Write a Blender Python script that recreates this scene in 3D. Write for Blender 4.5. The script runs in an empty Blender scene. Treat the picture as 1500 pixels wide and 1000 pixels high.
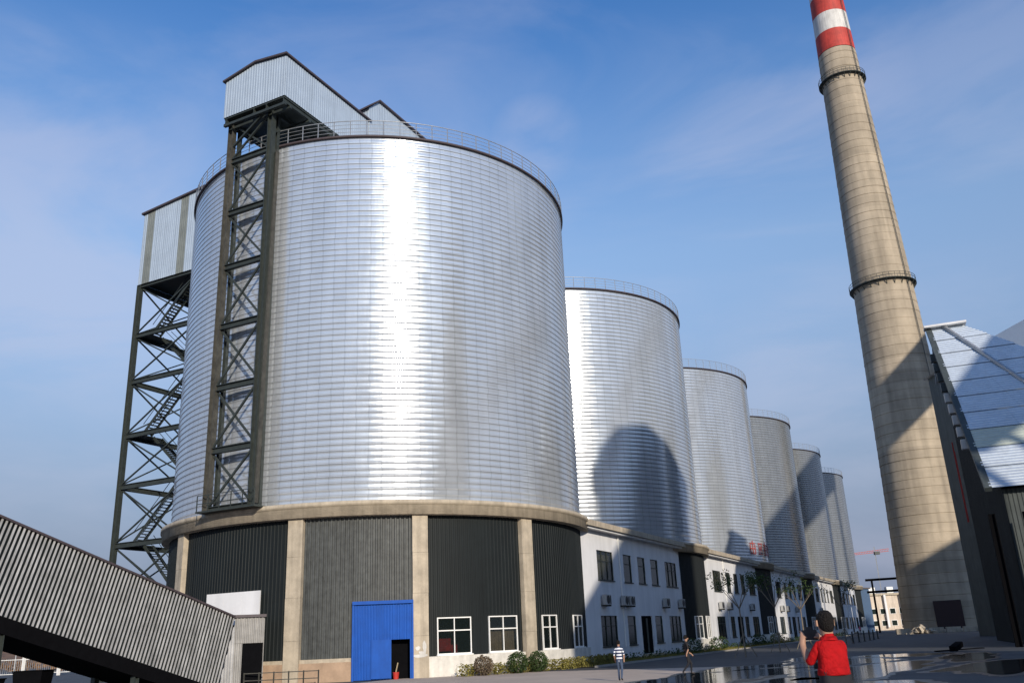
import bpy, bmesh, math, random
import numpy as np
from mathutils import Vector, Matrix
random.seed(7)
C = bpy.context.scene.collection
scn = bpy.context.scene
rad = math.radians

# ------------------------------------------------------------------ camera
PITCH, ROLL, CAMH = 0.326013, -0.0443528, 2.0
cam = bpy.data.objects.new('camera', bpy.data.cameras.new('camera'))
C.objects.link(cam)
cp, sp, cr, sr = math.cos(PITCH), math.sin(PITCH), math.cos(ROLL), math.sin(ROLL)
fw = Vector((0, cp, sp)); up0 = Vector((0, -sp, cp)); rt0 = Vector((1, 0, 0))
rt = cr*rt0 + sr*up0; up = -sr*rt0 + cr*up0
M = Matrix((rt, up, -fw)).transposed().to_4x4(); M.translation = (0, 0, CAMH)
cam.matrix_world = M
cam.data.sensor_width = 36; cam.data.lens = 36*1287.86/1500
cam.data.clip_start = 0.1; cam.data.clip_end = 6000
scn.camera = cam

# ------------------------------------------------------------------ light
SUN_AZ, SUN_EL = -72.0, 20.0          # azimuth counted from +X towards +Y
w = bpy.data.worlds.new('World'); scn.world = w; w.use_nodes = True
nt = w.node_tree; N = nt.nodes; Lk = nt.links; N.clear()
out = N.new('ShaderNodeOutputWorld'); bg = N.new('ShaderNodeBackground')
sky = N.new('ShaderNodeTexSky'); sky.sky_type = 'NISHITA'; sky.sun_disc = False
sky.sun_elevation = rad(SUN_EL); sky.sun_rotation = rad(90-SUN_AZ)
sky.air_density = 1.0; sky.dust_density = 0.5; sky.ozone_density = 1.3; sky.altitude = 50
tc = N.new('ShaderNodeTexCoord')
mp = N.new('ShaderNodeMapping'); mp.inputs['Scale'].default_value = (1.3, 1.3, 4.2); mp.inputs['Rotation'].default_value = (0.25, 0.3, 0.2)
n1 = N.new('ShaderNodeTexNoise'); n1.inputs['Scale'].default_value = 1.7; n1.inputs['Detail'].default_value = 7; n1.inputs['Roughness'].default_value = .55; n1.inputs['Distortion'].default_value = .6
r1 = N.new('ShaderNodeValToRGB'); r1.color_ramp.elements[0].position = .45; r1.color_ramp.elements[1].position = .74
r1.color_ramp.elements[1].color = (.30, .30, .30, 1)
mix = N.new('ShaderNodeMixRGB'); mix.inputs[2].default_value = (3.1, 3.15, 3.9, 1)
# pale dusty band that follows the horizon all the way round
sep = N.new('ShaderNodeSeparateXYZ'); mr = N.new('ShaderNodeMapRange')
mr.inputs[1].default_value = 0.02; mr.inputs[2].default_value = 0.62; mr.inputs[3].default_value = .97; mr.inputs[4].default_value = 0.0
mr.interpolation_type = 'SMOOTHSTEP'
mix2 = N.new('ShaderNodeMixRGB'); mix2.inputs[2].default_value = (1.10, 1.30, 1.95, 1)
tr = N.new('ShaderNodeValToRGB'); te = tr.color_ramp.elements   # air is deeper blue higher up, the same all round
te[0].position = .40; te[0].color = (.96, 1.06, 1.14, 1); te[1].position = .68; te[1].color = (.26, .62, 1.02, 1)
tint = N.new('ShaderNodeMixRGB'); tint.blend_type = 'MULTIPLY'; tint.inputs[0].default_value = 1; tint.inputs[2].default_value = (1.0, 1.02, 1.06, 1)
Lk.new(tc.outputs['Generated'], mp.inputs[0]); Lk.new(mp.outputs[0], n1.inputs['Vector']); Lk.new(n1.outputs['Fac'], r1.inputs[0])
Lk.new(tc.outputs['Generated'], sep.inputs[0]); Lk.new(sep.outputs['Z'], mr.inputs[0])
Lk.new(sky.outputs[0], tint.inputs[1]); Lk.new(sep.outputs['Z'], tr.inputs[0]); Lk.new(tr.outputs[0], tint.inputs[2])
Lk.new(mr.outputs[0], mix2.inputs[0]); Lk.new(tint.outputs[0], mix2.inputs[1])
# soft cloud banks at their own bearings
clf = r1.outputs[0]
for d_, c_, a_ in (((0.0364, 0.8520, 0.5222), 0.9978, 0.36), ((-0.4588, 0.7912, 0.4044), 0.9680, 0.40), ((-0.4885, 0.7937, 0.3624), 0.9750, 0.22), ((0.2987, 0.8141, 0.4980), 0.9750, 0.32), ((0.3468, 0.9047, 0.2474), 0.9850, 0.30), ((0.4734, 0.7353, 0.4850), 0.9750, 0.22), ((0.1429, 0.8908, 0.4314), 0.9850, 0.15)):
    dn = N.new('ShaderNodeVectorMath'); dn.operation = 'DOT_PRODUCT'; dn.inputs[1].default_value = d_; Lk.new(tc.outputs['Generated'], dn.inputs[0])
    m1 = N.new('ShaderNodeMapRange'); m1.interpolation_type = 'SMOOTHSTEP'; m1.inputs[1].default_value = c_; m1.inputs[2].default_value = 1; m1.inputs[4].default_value = a_; Lk.new(dn.outputs['Value'], m1.inputs[0])
    m2 = N.new('ShaderNodeMapRange'); m2.interpolation_type = 'SMOOTHSTEP'; m2.inputs[1].default_value = .36; m2.inputs[2].default_value = .62; Lk.new(n1.outputs['Fac'], m2.inputs[0])
    m3 = N.new('ShaderNodeMath'); m3.operation = 'MULTIPLY'; Lk.new(m1.outputs[0], m3.inputs[0]); Lk.new(m2.outputs[0], m3.inputs[1])
    m4 = N.new('ShaderNodeMath'); m4.operation = 'MAXIMUM'; Lk.new(clf, m4.inputs[0]); Lk.new(m3.outputs[0], m4.inputs[1]); clf = m4.outputs[0]
Lk.new(clf, mix.inputs[0]); Lk.new(mix2.outputs[0], mix.inputs[1])
Lk.new(mix.outputs[0], bg.inputs['Color']); bg.inputs['Strength'].default_value = 0.15
Lk.new(bg.outputs[0], out.inputs['Surface'])
sund = bpy.data.lights.new('sun', 'SUN'); sund.energy = 3.4; sund.angle = rad(.8); sund.color = (1.0, .90, .76)
sun = bpy.data.objects.new('sun', sund); C.objects.link(sun)
sd = Vector((math.cos(rad(SUN_AZ))*math.cos(rad(SUN_EL)), math.sin(rad(SUN_AZ))*math.cos(rad(SUN_EL)), math.sin(rad(SUN_EL))))
sun.rotation_euler = sd.to_track_quat('Z', 'Y').to_euler(); sun.location = sd*200
vs = scn.view_settings
vs.view_transform = 'Standard'; vs.look = 'None'; vs.exposure = 0.38; vs.gamma = 1; vs.use_curve_mapping = False
scn.cycles.max_bounces = 6
scn.cycles.sample_clamp_indirect = 6

# ------------------------------------------------------------------ helpers
C1 = np.array([-11.336, 73.216]); U = np.array([.446453, .894807]); NN = np.array([.894807, -.446453])
SP = 35.563; R = 16.226; Z0 = 10.818; Z1 = 37.758; RL = 16.948
DK = U*SP
def W(s, t, z): return Vector((*(C1 + s*U + t*NN), z))
def cyl(az, r, z, c=C1): return Vector((c[0]+r*math.cos(rad(az)), c[1]+r*math.sin(rad(az)), z))
U3 = Vector((*U, 0)); N3 = Vector((*NN, 0)); Z3 = Vector((0, 0, 1))

class MB:
    def __init__(s): s.v = []; s.f = []; s.sm = []
    def add(s, vs_, fs, smooth=False):
        o = len(s.v); s.v += [Vector(v) for v in vs_]; s.f += [tuple(i+o for i in f) for f in fs]; s.sm += [smooth]*len(fs); return s
    def hexa(s, p): # 8 points: bottom 4 ccw, top 4 ccw
        return s.add(p, [(3, 2, 1, 0), (4, 5, 6, 7), (0, 1, 5, 4), (1, 2, 6, 5), (2, 3, 7, 6), (3, 0, 4, 7)])
    def box(s, c, ax, ay, az):  # centre, half axis vectors
        c = Vector(c); ax = Vector(ax); ay = Vector(ay); az = Vector(az)
        return s.hexa([c-ax-ay-az, c+ax-ay-az, c+ax+ay-az, c-ax+ay-az, c-ax-ay+az, c+ax-ay+az, c+ax+ay+az, c-ax+ay+az])
    def rbox(s, s0, s1, t0, t1, z0, z1):  # box in the silo row's own axes
        return s.hexa([W(s0, t0, z0), W(s0, t1, z0), W(s1, t1, z0), W(s1, t0, z0), W(s0, t0, z1), W(s0, t1, z1), W(s1, t1, z1), W(s1, t0, z1)])
    def bar(s, a, b, w_, h=None, upv=None):
        a = Vector(a); b = Vector(b); d = (b-a); L = d.length
        if L < 1e-6: return s
        d.normalize(); upv = Vector(upv) if upv else (Z3 if abs(d.z) < .95 else U3)
        x = d.cross(upv).normalized(); y = x.cross(d); h = h or w_
        return s.box((a+b)/2, x*w_/2, d*L/2, y*h/2)
    def ibeam(s, a, b, w_, h, upv, th=.03):   # I/H section
        a = Vector(a); b = Vector(b); d = (b-a).normalized(); upv = Vector(upv); x = d.cross(upv).normalized(); y = x.cross(d)
        L = (b-a).length; m = (a+b)/2
        s.box(m+y*(h/2-th/2), x*w_/2, d*L/2, y*th/2); s.box(m-y*(h/2-th/2), x*w_/2, d*L/2, y*th/2)
        s.box(m, x*th/2, d*L/2, y*(h/2-th)); return s
    def tube(s, a, b, r0, r1=None, n=8, cap=True):
        a = Vector(a); b = Vector(b); r1 = r0 if r1 is None else r1; d = (b-a).normalized()
        x = d.orthogonal().normalized(); y = d.cross(x)
        vs_ = [p + (x*math.cos(2*math.pi*i/n)+y*math.sin(2*math.pi*i/n))*r for p, r in ((a, r0), (b, r1)) for i in range(n)]
        s.add(vs_, [(i, (i+1) % n, n+(i+1) % n, n+i) for i in range(n)], True)
        if cap: s.add(vs_, [tuple(range(n))[::-1], tuple(range(n, 2*n))])
        return s
    def lathe(s, c, prof, n=48, a0=0, a1=360, smooth=True):
        full = abs(a1-a0) >= 359.9; m = n if full else n+1; vs_ = []
        for r, z in prof:
            for i in range(m):
                a = rad(a0+(a1-a0)*i/n); vs_.append((c[0]+r*math.cos(a), c[1]+r*math.sin(a), z))
        fs = []
        for j in range(len(prof)-1):
            for i in range(n):
                k = (i+1) % m; fs.append((j*m+i, j*m+k, (j+1)*m+k, (j+1)*m+i))
        return s.add(vs_, fs, smooth)
    def build(s, name, mat, parent=None, ringsharp=False, origin=None):
        o0 = Vector(origin) if origin is not None else (parent.matrix_world.translation.copy() if parent else Vector((0, 0, 0)))
        me = bpy.data.meshes.new(name)
        me.from_pydata([v-o0 for v in s.v], [], s.f)
        me.polygons.foreach_set('use_smooth', s.sm)
        if ringsharp:
            at = me.attributes.new('sharp_edge', 'BOOLEAN', 'EDGE')
            co = me.vertices; at.data.foreach_set('value', [abs(co[e.vertices[0]].co.z-co[e.vertices[1]].co.z) < 1e-5 for e in me.edges])
        me.materials.append(mat); me.update()
        o = bpy.data.objects.new(name, me); C.objects.link(o)
        if parent: o.parent = parent
        else: o.location = o0
        return o
def par_origin(o):
    v = Vector((0, 0, 0))
    while o: v += o.location; o = o.parent
    return v
_b = MB.build
def build(self, name, mat, parent=None, ringsharp=False):
    return _b(self, name, mat, parent, ringsharp, par_origin(parent) if parent else None)
MB.build = build
def thing(name, label, cat, loc, group=None):
    o = bpy.data.objects.new(name, None); C.objects.link(o); o.location = loc; o.empty_display_size = .5
    o['label'] = label; o['category'] = cat
    if group: o['group'] = group
    return o
def tag(o, label, cat, group=None):
    o['label'] = label; o['category'] = cat
    if group: o['group'] = group
    return o
def struct(name, mb, mat):
    o = mb.build(name, mat); o['kind'] = 'structure'; return o
def inst(src, parent, loc, name=None):
    c = src.copy(); C.objects.link(c); c.parent = parent; c.location = loc
    if name: c.name = name
    return c
def copy_tree(o, off=None, parent=None):
    c = o.copy(); C.objects.link(c)
    if parent: c.parent = parent
    if off is not None: c.location = o.location + Vector(off)
    for ch in list(o.children): copy_tree(ch, None, c)
    return c

# ------------------------------------------------------------------ materials
def mat(name, col, rough=.6, metal=0., var=.12, scale=3., bump=.0, bscale=20., spec=.5, streak=0., lift=0., sfreq=1.6):
    m = bpy.data.materials.new(name); m.use_nodes = True; t = m.node_tree; n = t.nodes; b = n['Principled BSDF']
    b.inputs['Roughness'].default_value = rough; b.inputs['Metallic'].default_value = metal
    b.inputs['Specular IOR Level'].default_value = spec
    g = n.new('ShaderNodeNewGeometry'); ns = n.new('ShaderNodeTexNoise'); ns.inputs['Scale'].default_value = scale; ns.inputs['Detail'].default_value = 6; ns.inputs['Roughness'].default_value = .65
    t.links.new(g.outputs['Position'], ns.inputs['Vector'])
    cr_ = n.new('ShaderNodeValToRGB'); e = cr_.color_ramp.elements; e[0].position = .3; e[1].position = .72
    e[0].color = (*[c*(1-var) for c in col], 1); e[1].color = (*[min(1, c*(1+var)) for c in col], 1)
    t.links.new(ns.outputs['Fac'], cr_.inputs[0]); src = cr_.outputs[0]
    if streak:   # vertical run-off streaks and dust
        mp_ = n.new('ShaderNodeMapping'); mp_.inputs['Scale'].default_value = (2.2, 2.2, .12); n2 = n.new('ShaderNodeTexNoise'); n2.inputs['Scale'].default_value = sfreq; n2.inputs['Detail'].default_value = 5
        t.links.new(g.outputs['Position'], mp_.inputs[0]); t.links.new(mp_.outputs[0], n2.inputs['Vector'])
        r_ = n.new('ShaderNodeMapRange'); r_.inputs[1].default_value = .4; r_.inputs[2].default_value = .72; r_.inputs[3].default_value = 1.0; r_.inputs[4].default_value = 1-streak
        t.links.new(n2.outputs['Fac'], r_.inputs[0])
        mx = n.new('ShaderNodeMixRGB'); mx.blend_type = 'MULTIPLY'; mx.inputs[0].default_value = 1
        t.links.new(src, mx.inputs[1]); t.links.new(r_.outputs[0], mx.inputs[2]); src = mx.outputs[0]
    if lift:     # each pour of concrete has its own tone
        sx = n.new('ShaderNodeSeparateXYZ'); t.links.new(g.outputs['Position'], sx.inputs[0])
        dv_ = n.new('ShaderNodeMath'); dv_.operation = 'DIVIDE'; dv_.inputs[1].default_value = lift; t.links.new(sx.outputs[2], dv_.inputs[0])
        fl_ = n.new('ShaderNodeMath'); fl_.operation = 'FLOOR'; t.links.new(dv_.outputs[0], fl_.inputs[0])
        wn_ = n.new('ShaderNodeTexWhiteNoise'); wn_.noise_dimensions = '1D'; t.links.new(fl_.outputs[0], wn_.inputs['W'])
        rm = n.new('ShaderNodeMapRange'); rm.inputs[3].default_value = .86; rm.inputs[4].default_value = 1.07; t.links.new(wn_.outputs['Value'], rm.inputs[0])
        mz = n.new('ShaderNodeMixRGB'); mz.blend_type = 'MULTIPLY'; mz.inputs[0].default_value = 1; t.links.new(src, mz.inputs[1]); t.links.new(rm.outputs[0], mz.inputs[2]); src = mz.outputs[0]
    t.links.new(src, b.inputs['Base Color'])
    if bump:
        n3 = n.new('ShaderNodeTexNoise'); n3.inputs['Scale'].default_value = bscale; n3.inputs['Detail'].default_value = 5
        t.links.new(g.outputs['Position'], n3.inputs['Vector'])
        bp = n.new('ShaderNodeBump'); bp.inputs['Strength'].default_value = bump; bp.inputs['Distance'].default_value = .05
        t.links.new(n3.outputs['Fac'], bp.inputs['Height']); t.links.new(bp.outputs[0], b.inputs['Normal'])
    return m
def steel_silo(name, lo, hi, metal, r0, r1, tint_):
    m = bpy.data.materials.new(name); m.use_nodes = True; t = m.node_tree; n = t.nodes; L = t.links; b = n['Principled BSDF']
    b.inputs['Metallic'].default_value = metal
    g = n.new('ShaderNodeNewGeometry'); tcn = n.new('ShaderNodeTexCoord')
    so = n.new('ShaderNodeSeparateXYZ'); L.new(tcn.outputs['Object'], so.inputs[0])
    spz = n.new('ShaderNodeSeparateXYZ'); L.new(g.outputs['Position'], spz.inputs[0])
    at = n.new('ShaderNodeMath'); at.operation = 'ARCTAN2'; L.new(so.outputs[1], at.inputs[0]); L.new(so.outputs[0], at.inputs[1])
    def mth(op, a, bval):
        k = n.new('ShaderNodeMath'); k.operation = op
        if isinstance(a, (int, float)): k.inputs[0].default_value = a
        else: L.new(a, k.inputs[0])
        if isinstance(bval, (int, float)): k.inputs[1].default_value = bval
        else: L.new(bval, k.inputs[1])
        return k.outputs[0]
    ring = mth('FLOOR', mth('DIVIDE', mth('SUBTRACT', spz.outputs[2], Z0), PITCHR), 0)
    wr = n.new('ShaderNodeTexWhiteNoise'); wr.noise_dimensions = '1D'; L.new(ring, wr.inputs['W'])
    # sheets of the strip: about 17 round, joints staggered slowly
    af = mth('ADD', mth('MULTIPLY', at.outputs[0], 19.0), mth('MULTIPLY', wr.outputs['Value'], .10))
    fr_ = mth('FRACT', af, 0); seam = mth('LESS_THAN', fr_, .11); seamf = mth('SUBTRACT', 1.0, mth('MULTIPLY', seam, .14))
    cell = mth('FLOOR', af, 0)
    cmb = n.new('ShaderNodeCombineXYZ'); L.new(cell, cmb.inputs[0]); L.new(ring, cmb.inputs[1])
    oi = n.new('ShaderNodeObjectInfo'); 
    wn = n.new('ShaderNodeTexWhiteNoise'); wn.noise_dimensions = '3D'; L.new(cmb.outputs[0], wn.inputs['Vector'])
    # slow vertical unevenness of colour round the shell
    cm2 = n.new('ShaderNodeCombineXYZ'); L.new(mth('MULTIPLY', at.outputs[0], 9.), cm2.inputs[0]); L.new(mth('MULTIPLY', spz.outputs[2], .09), cm2.inputs[1])
    ns = n.new('ShaderNodeTexNoise'); ns.inputs['Scale'].default_value = 1.6; ns.inputs['Detail'].default_value = 6; L.new(cm2.outputs[0], ns.inputs['Vector'])
    v = mth('ADD', mth('MULTIPLY', wn.outputs['Value'], .06), mth('MULTIPLY', ns.outputs['Fac'], .32))
    mr_ = n.new('ShaderNodeMapRange'); mr_.inputs[1].default_value = .05; mr_.inputs[2].default_value = .34; mr_.inputs[3].default_value = lo; mr_.inputs[4].default_value = hi; L.new(v, mr_.inputs[0])
    cc = n.new('ShaderNodeMixRGB'); cc.blend_type = 'MULTIPLY'; cc.inputs[0].default_value = 1; cc.inputs[2].default_value = tint_
    L.new(mth('MULTIPLY', mr_.outputs[0], seamf), cc.inputs[1]); L.new(cc.outputs[0], b.inputs['Base Color'])
    rr = n.new('ShaderNodeMapRange'); rr.inputs[3].default_value = r0; rr.inputs[4].default_value = r1; L.new(wn.outputs['Value'], rr.inputs[0]); L.new(rr.outputs[0], b.inputs['Roughness'])
    # gentle dents and waves of thin sheet
    cm3 = n.new('ShaderNodeCombineXYZ'); L.new(mth('MULTIPLY', at.outputs[0], 16.2), cm3.inputs[0]); L.new(mth('MULTIPLY', spz.outputs[2], .22), cm3.inputs[1])
    n3 = n.new('ShaderNodeTexNoise'); n3.inputs['Scale'].default_value = .95; n3.inputs['Detail'].default_value = 3; L.new(cm3.outputs[0], n3.inputs['Vector'])
    bp = n.new('ShaderNodeBump'); bp.inputs['Strength'].default_value = .35; bp.inputs['Distance'].default_value = .05; L.new(n3.outputs['Fac'], bp.inputs['Height']); L.new(bp.outputs[0], b.inputs['Normal'])
    return m
NR = 63; PITCHR = (Z1-Z0)/NR
M_silo = steel_silo('galvanised_steel', .50, .68, .56, .15, .20, (.92, .985, 1.07, 1))
M_silo_shade = steel_silo('shade_darkened_steel', .28, .42, .56, .24, .32, (.94, .99, 1.03, 1))  # darker copy of the silo steel: shade over the far silos put into its colour
M_conc = mat('weathered_concrete', (.44, .375, .285), .85, var=.22, scale=1.2, bump=.3, bscale=14, streak=.25)
M_chim = mat('chimney_concrete', (.41, .34, .25), .9, var=.18, scale=.22, bump=.2, bscale=3, streak=.3, lift=2.6, sfreq=.35)
M_dark = mat('dark_green_cladding', (.0088, .0122, .0132), .6, var=.15, scale=.6, streak=.2, spec=.25)
M_worn = mat('worn_grey_cladding', (.074, .079, .078), .55, var=.3, scale=2.6, streak=.35, spec=.3)
M_frame = mat('green_painted_steel', (.028, .035, .032), .55, var=.3, scale=2.5)
M_rust = mat('rust_stained_steel', (.052, .050, .042), .7, var=.5, scale=2.)
M_house = mat('pale_steel_cladding', (.40, .475, .56), .45, metal=.2, var=.08, scale=.8, streak=.1)
M_houseL = mat('translucent_sheet', (.17, .185, .17), .4, var=.2, scale=1.)
M_white = mat('white_render', (.70, .70, .71), .85, var=.07, scale=.5, streak=.14, sfreq=.5)
M_plinth = mat('white_plinth_paint', (.66, .63, .57), .85, var=.18, scale=1.4, streak=.15)
M_brick = mat('dusty_plinth', (.36, .25, .17), .9, var=.25, scale=1.1)
M_blue = mat('blue_sheet_steel', (.003, .072, .36), .55, var=.12, scale=1.5, streak=.12, spec=.2)
M_black = mat('black_interior', (.004, .004, .005), .95, var=.2, spec=.05)
M_wframe = mat('white_window_frame', (.78, .77, .74), .5, var=.05)
M_galv = mat('bright_steel_rail', (.42, .43, .44), .45, metal=.6, var=.2)
M_rim = mat('dark_eave_steel', (.06, .045, .05), .6, var=.2)
M_gall = mat('pale_gallery_sheet', (.46, .455, .45), .5, metal=.1, var=.28, scale=1.3, streak=.3)
M_end = mat('dusty_end_cladding', (.30, .29, .275), .6, var=.25, scale=1.2, streak=.3)
M_red = mat('red_warning_paint', (.46, .045, .03), .7, var=.25, scale=.5, streak=.25)
M_cwhite = mat('white_warning_paint', (.62, .60, .56), .7, var=.15, scale=.5, streak=.3)
M_asph = mat('worn_asphalt', (.047, .050, .054), .75, var=.4, scale=.35, bump=.3, bscale=18)
M_pave = mat('dusty_concrete_paving', (.42, .345, .285), .9, var=.16, scale=.3, bump=.2, bscale=20)
M_kerb = mat('kerb_stone', (.33, .31, .28), .85, var=.15, scale=2)
M_soil = mat('dry_grass_soil', (.10, .085, .045), .95, var=.4, scale=1.2, bump=.4, bscale=9)
M_leaf = mat('dark_leaf', (.040, .066, .022), .8, var=.5, scale=3, spec=.15)
M_leafy = mat('yellow_green_leaf', (.17, .15, .04), .8, var=.4, scale=2.5, spec=.15)
M_leafa = mat('autumn_leaf', (.17, .085, .03), .7, var=.5, scale=.35)
M_bark = mat('pale_bark', (.20, .165, .125), .85, var=.3, scale=8)
M_hroof = mat('hall_roof_sheet', (.58, .64, .70), .36, metal=.4, var=.08, scale=.6, streak=.1)
M_hgreen = mat('green_skylight_sheet', (.44, .48, .42), .4, var=.1, scale=.8)
M_hwall = mat('grey_green_wall_sheet', (.055, .068, .068), .65, var=.2, scale=.7, streak=.3)
M_gable = mat('shade_darkened_gable', (.020, .024, .026), .7, var=.3, scale=.8, streak=.3, spec=.2)  # deep shade on the gable side put into the sheet colour
M_water = mat('puddle_water', (.006, .008, .010), .09, var=.1, spec=.32, bump=.05, bscale=2.2)
M_acu = mat('air_conditioner_casing', (.36, .36, .35), .5, var=.1)
M_acg = mat('fan_grille_black', (.02, .02, .022), .6, var=.1)
M_redp = mat('red_pipe_paint', (.45, .03, .02), .5, var=.2)
def glass_mat(name, tintc, tr):
    m = bpy.data.materials.new(name); m.use_nodes = True; t = m.node_tree; n = t.nodes; b = n['Principled BSDF']
    b.inputs['Base Color'].default_value = (*tintc, 1); b.inputs['Roughness'].default_value = .04; b.inputs['Specular IOR Level'].default_value = .6
    if tr:
        tb = n.new('ShaderNodeBsdfTransparent'); mx = n.new('ShaderNodeMixShader'); mx.inputs[0].default_value = 1-tr
        t.links.new(tb.outputs[0], mx.inputs[1]); t.links.new(b.outputs[0], mx.inputs[2]); t.links.new(mx.outputs[0], n['Material Output'].inputs['Surface'])
    return m
M_glass = glass_mat('window_glass', (.012, .018, .018), .55)
M_glassd = glass_mat('dark_window_glass', (.010, .018, .015), 0); M_glassd.node_tree.nodes['Principled BSDF'].inputs['Specular IOR Level'].default_value = .22; M_glassd.node_tree.nodes['Principled BSDF'].inputs['Roughness'].default_value = .12

# corrugated sheets laid side by side between two lines (lower A0-A1, upper B0-B1)
def sheets(root, name, A0, A1, B0, B1, nrm, mat_, width=1.0, pitch=.25, depth=.04, lap=.0, label=None, matf=None):
    A0, A1, B0, B1, nrm = map(Vector, (A0, A1, B0, B1, nrm)); L = (A1-A0).length; n = max(1, round(L/width)); res = []
    for i in range(n):
        m = MB(); f0, f1 = i/n, (i+1)/n; k = max(1, round((L/n)/pitch)); lo, hi = [], []
        jit = random.uniform(-.006, .006)
        for j in range(k):
            for q, d in ((0, 0), (.28, 0), (.40, 1), (.72, 1), (.84, 0)):
                f = f0+(f1-f0)*(j+q)/k
                lo.append(A0.lerp(A1, f)+nrm*(d*depth+jit)); hi.append(B0.lerp(B1, f)+nrm*(d*depth+jit))
        lo.append(A0.lerp(A1, f1)+nrm*jit); hi.append(B0.lerp(B1, f1)+nrm*jit); c = len(lo)
        m.add(lo+hi, [(a, a+1, c+a+1, c+a) for a in range(c-1)])
        o = m.build(name, matf(i, n) if matf else mat_, root); res.append(o)
        if label and i == 0: o['label'] = label
    return res
# ------------------------------------------------------------------ ground
g = MB(); g.add([(-2500, -300, 0), (2500, -300, 0), (2500, 4000, 0), (-2500, 4000, 0)], [(0, 1, 2, 3)]); struct('ground', g, M_asph)
def strip(name, s0, s1, t0, t1, z, m_):
    g = MB(); g.add([W(s0, t0, z), W(s0, t1, z), W(s1, t1, z), W(s1, t0, z)], [(0, 1, 2, 3)]); return struct(name, g, m_)
strip('pavement', -60, -7, 10, 29.5, .006, M_pave)
g = MB()
for i in range(46):
    s = -3+i*3.0
    g.rbox(s+.01, s+2.99, 19.2, 19.38, 0, .13+random.uniform(-.006, .006))
kerb = struct('kerb', g, M_kerb)
strip('lawn', -3, 135, 15.4, 19.2, .05, M_soil)
# raised terrace the photographer stands on
g = MB(); g.hexa([(-8, -8, 0), (9, -8, 0), (9, 13.5, 0), (-8, 13.5, 0), (-8, -8, .41), (9, -8, .41), (9, 13.5, .41), (-8, 13.5, .41)]); struct('terrace', g, M_pave)
# puddles of several sizes, ragged edges
M_damp = mat('damp_asphalt', (.022, .024, .026), .38, var=.35, scale=.8, bump=.25, bscale=10)
def puddle(cs, ct, ra, rb, rot, seed):
    rg = random.Random(seed); ph_ = [rg.uniform(0, 6.28) for _ in range(12)]; pts = []; n = 220
    for i in range(n):
        a = 2*math.pi*i/n; k = 1+sum(math.sin((j+2)*a+ph_[j])*.17/(j+1)**.75 for j in range(12))
        x, y = ra*math.cos(a)*k, rb*math.sin(a)*k
        pts.append(W(cs+x*math.cos(rot)-y*math.sin(rot), ct+x*math.sin(rot)+y*math.cos(rot), .012))
    ctr = W(cs, ct, .010); g = MB(); outer = [ctr+(p-ctr)*1.16+Vector((rg.uniform(-.15, .15), rg.uniform(-.15, .15), -.003-.0004*seed)) for p in pts]
    g.add([W(cs, ct, .007-.0004*seed)]+outer, [(0, i+1, (i+1) % n+1) for i in range(n)]); struct('damp_ground', g, M_damp)
    g = MB(); g.add([W(cs, ct, .012)]+pts, [(0, i+1, (i+1) % n+1) for i in range(n)]); struct('puddle', g, M_water)
for q in ((-18.5, 31.5, 7.5, 3.0, .1, 1), (-9.5, 30.6, 4.2, 1.5, .1, 2), (-5.5, 35.2, 5.0, 2.6, .2, 3), (-15, 37.5, 7.0, 2.6, .15, 4), (2.2, 32.2, 5.0, 1.2, .05, 5), (3.8, 37.6, 3.4, 2.2, .1, 6), (-14, 43.0, 5.5, 2.2, .2, 7), (-2, 41.5, 5, 1.6, 0, 8), (-26, 37, 5, 3, 0, 10)):
    puddle(*q)

# ------------------------------------------------------------------ silos
def ringprof(z0, p):
    return [(R, z0), (R+.008, z0+p*.22), (R+.002, z0+p*.62), (R+.014, z0+p*.82), (R+.050, z0+p*.94), (R+.050, z0+p*.985), (R, z0+p)]
def rail_parts(root, nseg, posts_joined, c=C1):
    m = MB(); r = R+.15; H = 1.25
    for h, q in ((H, .045), (H*.75, .025), (H*.5, .025), (H*.25, .025)):
        m.lathe(c, [(r-q/2, Z1+.1+h), (r+q/2, Z1+.1+h), (r+q/2, Z1+.1+h+q), (r-q/2, Z1+.1+h+q), (r-q/2, Z1+.1+h)], nseg)
    pm = MB(); n = 84
    if posts_joined:
        for i in range(n): pm.bar(cyl(i*360/n, r, Z1, c), cyl(i*360/n, r, Z1+.1+H, c), .05)
        rl = m.build('guard_rail', M_galv, root); po = pm.build('rail_posts', M_galv, rl); po.name = 'post_row'; po['kind'] = 'stuff'
    else:
        rl = m.build('guard_rail', M_galv, root)
        a = MB(); a.bar(Vector((0, 0, 0)), Vector((0, 0, .1+H)), .05); p0 = a.build('rail_post', M_galv); p0.parent = rl
        for i in range(n):
            loc = cyl(i*360/n, r, Z1, c)-par_origin(rl); (p0 if i == 0 else inst(p0, rl, loc)).location = loc
def silo_common(root, c=C1):
    m = MB(); m.lathe(c, [(R+.10, Z1-.02), (R+.22, Z1), (R+.22, Z1+.14), (R, Z1+.16)], 160); m.build('eave_rim', M_rim, root)
    m = MB(); m.lathe(c, [(R+.1, Z1+.15), (2.0, Z1+2.0), (.05, Z1+2.05)], 64); m.build('roof', M_house, root)
silo = thing('storage_silo', 'nearest and largest ribbed steel silo, behind the braced lift tower', 'silo', (*C1, Z0), 'steel silos in a row')
b0 = MB(); b0.lathe(C1, ringprof(Z0, PITCHR), 200)
band = b0.build('ring_band', M_silo, silo, True)
for k in range(1, NR): inst(band, silo, (0, 0, PITCHR*k))
silo_common(silo); rail_parts(silo, 160, False)
silo2 = thing('storage_silo', 'second silo from the front, with a house-shaped shadow low on its side', 'silo', (*C1, Z0), 'steel silos in a row')
b1 = MB()
for k in range(NR): b1.lathe(C1, ringprof(Z0+PITCHR*k, PITCHR), 120)
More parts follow.
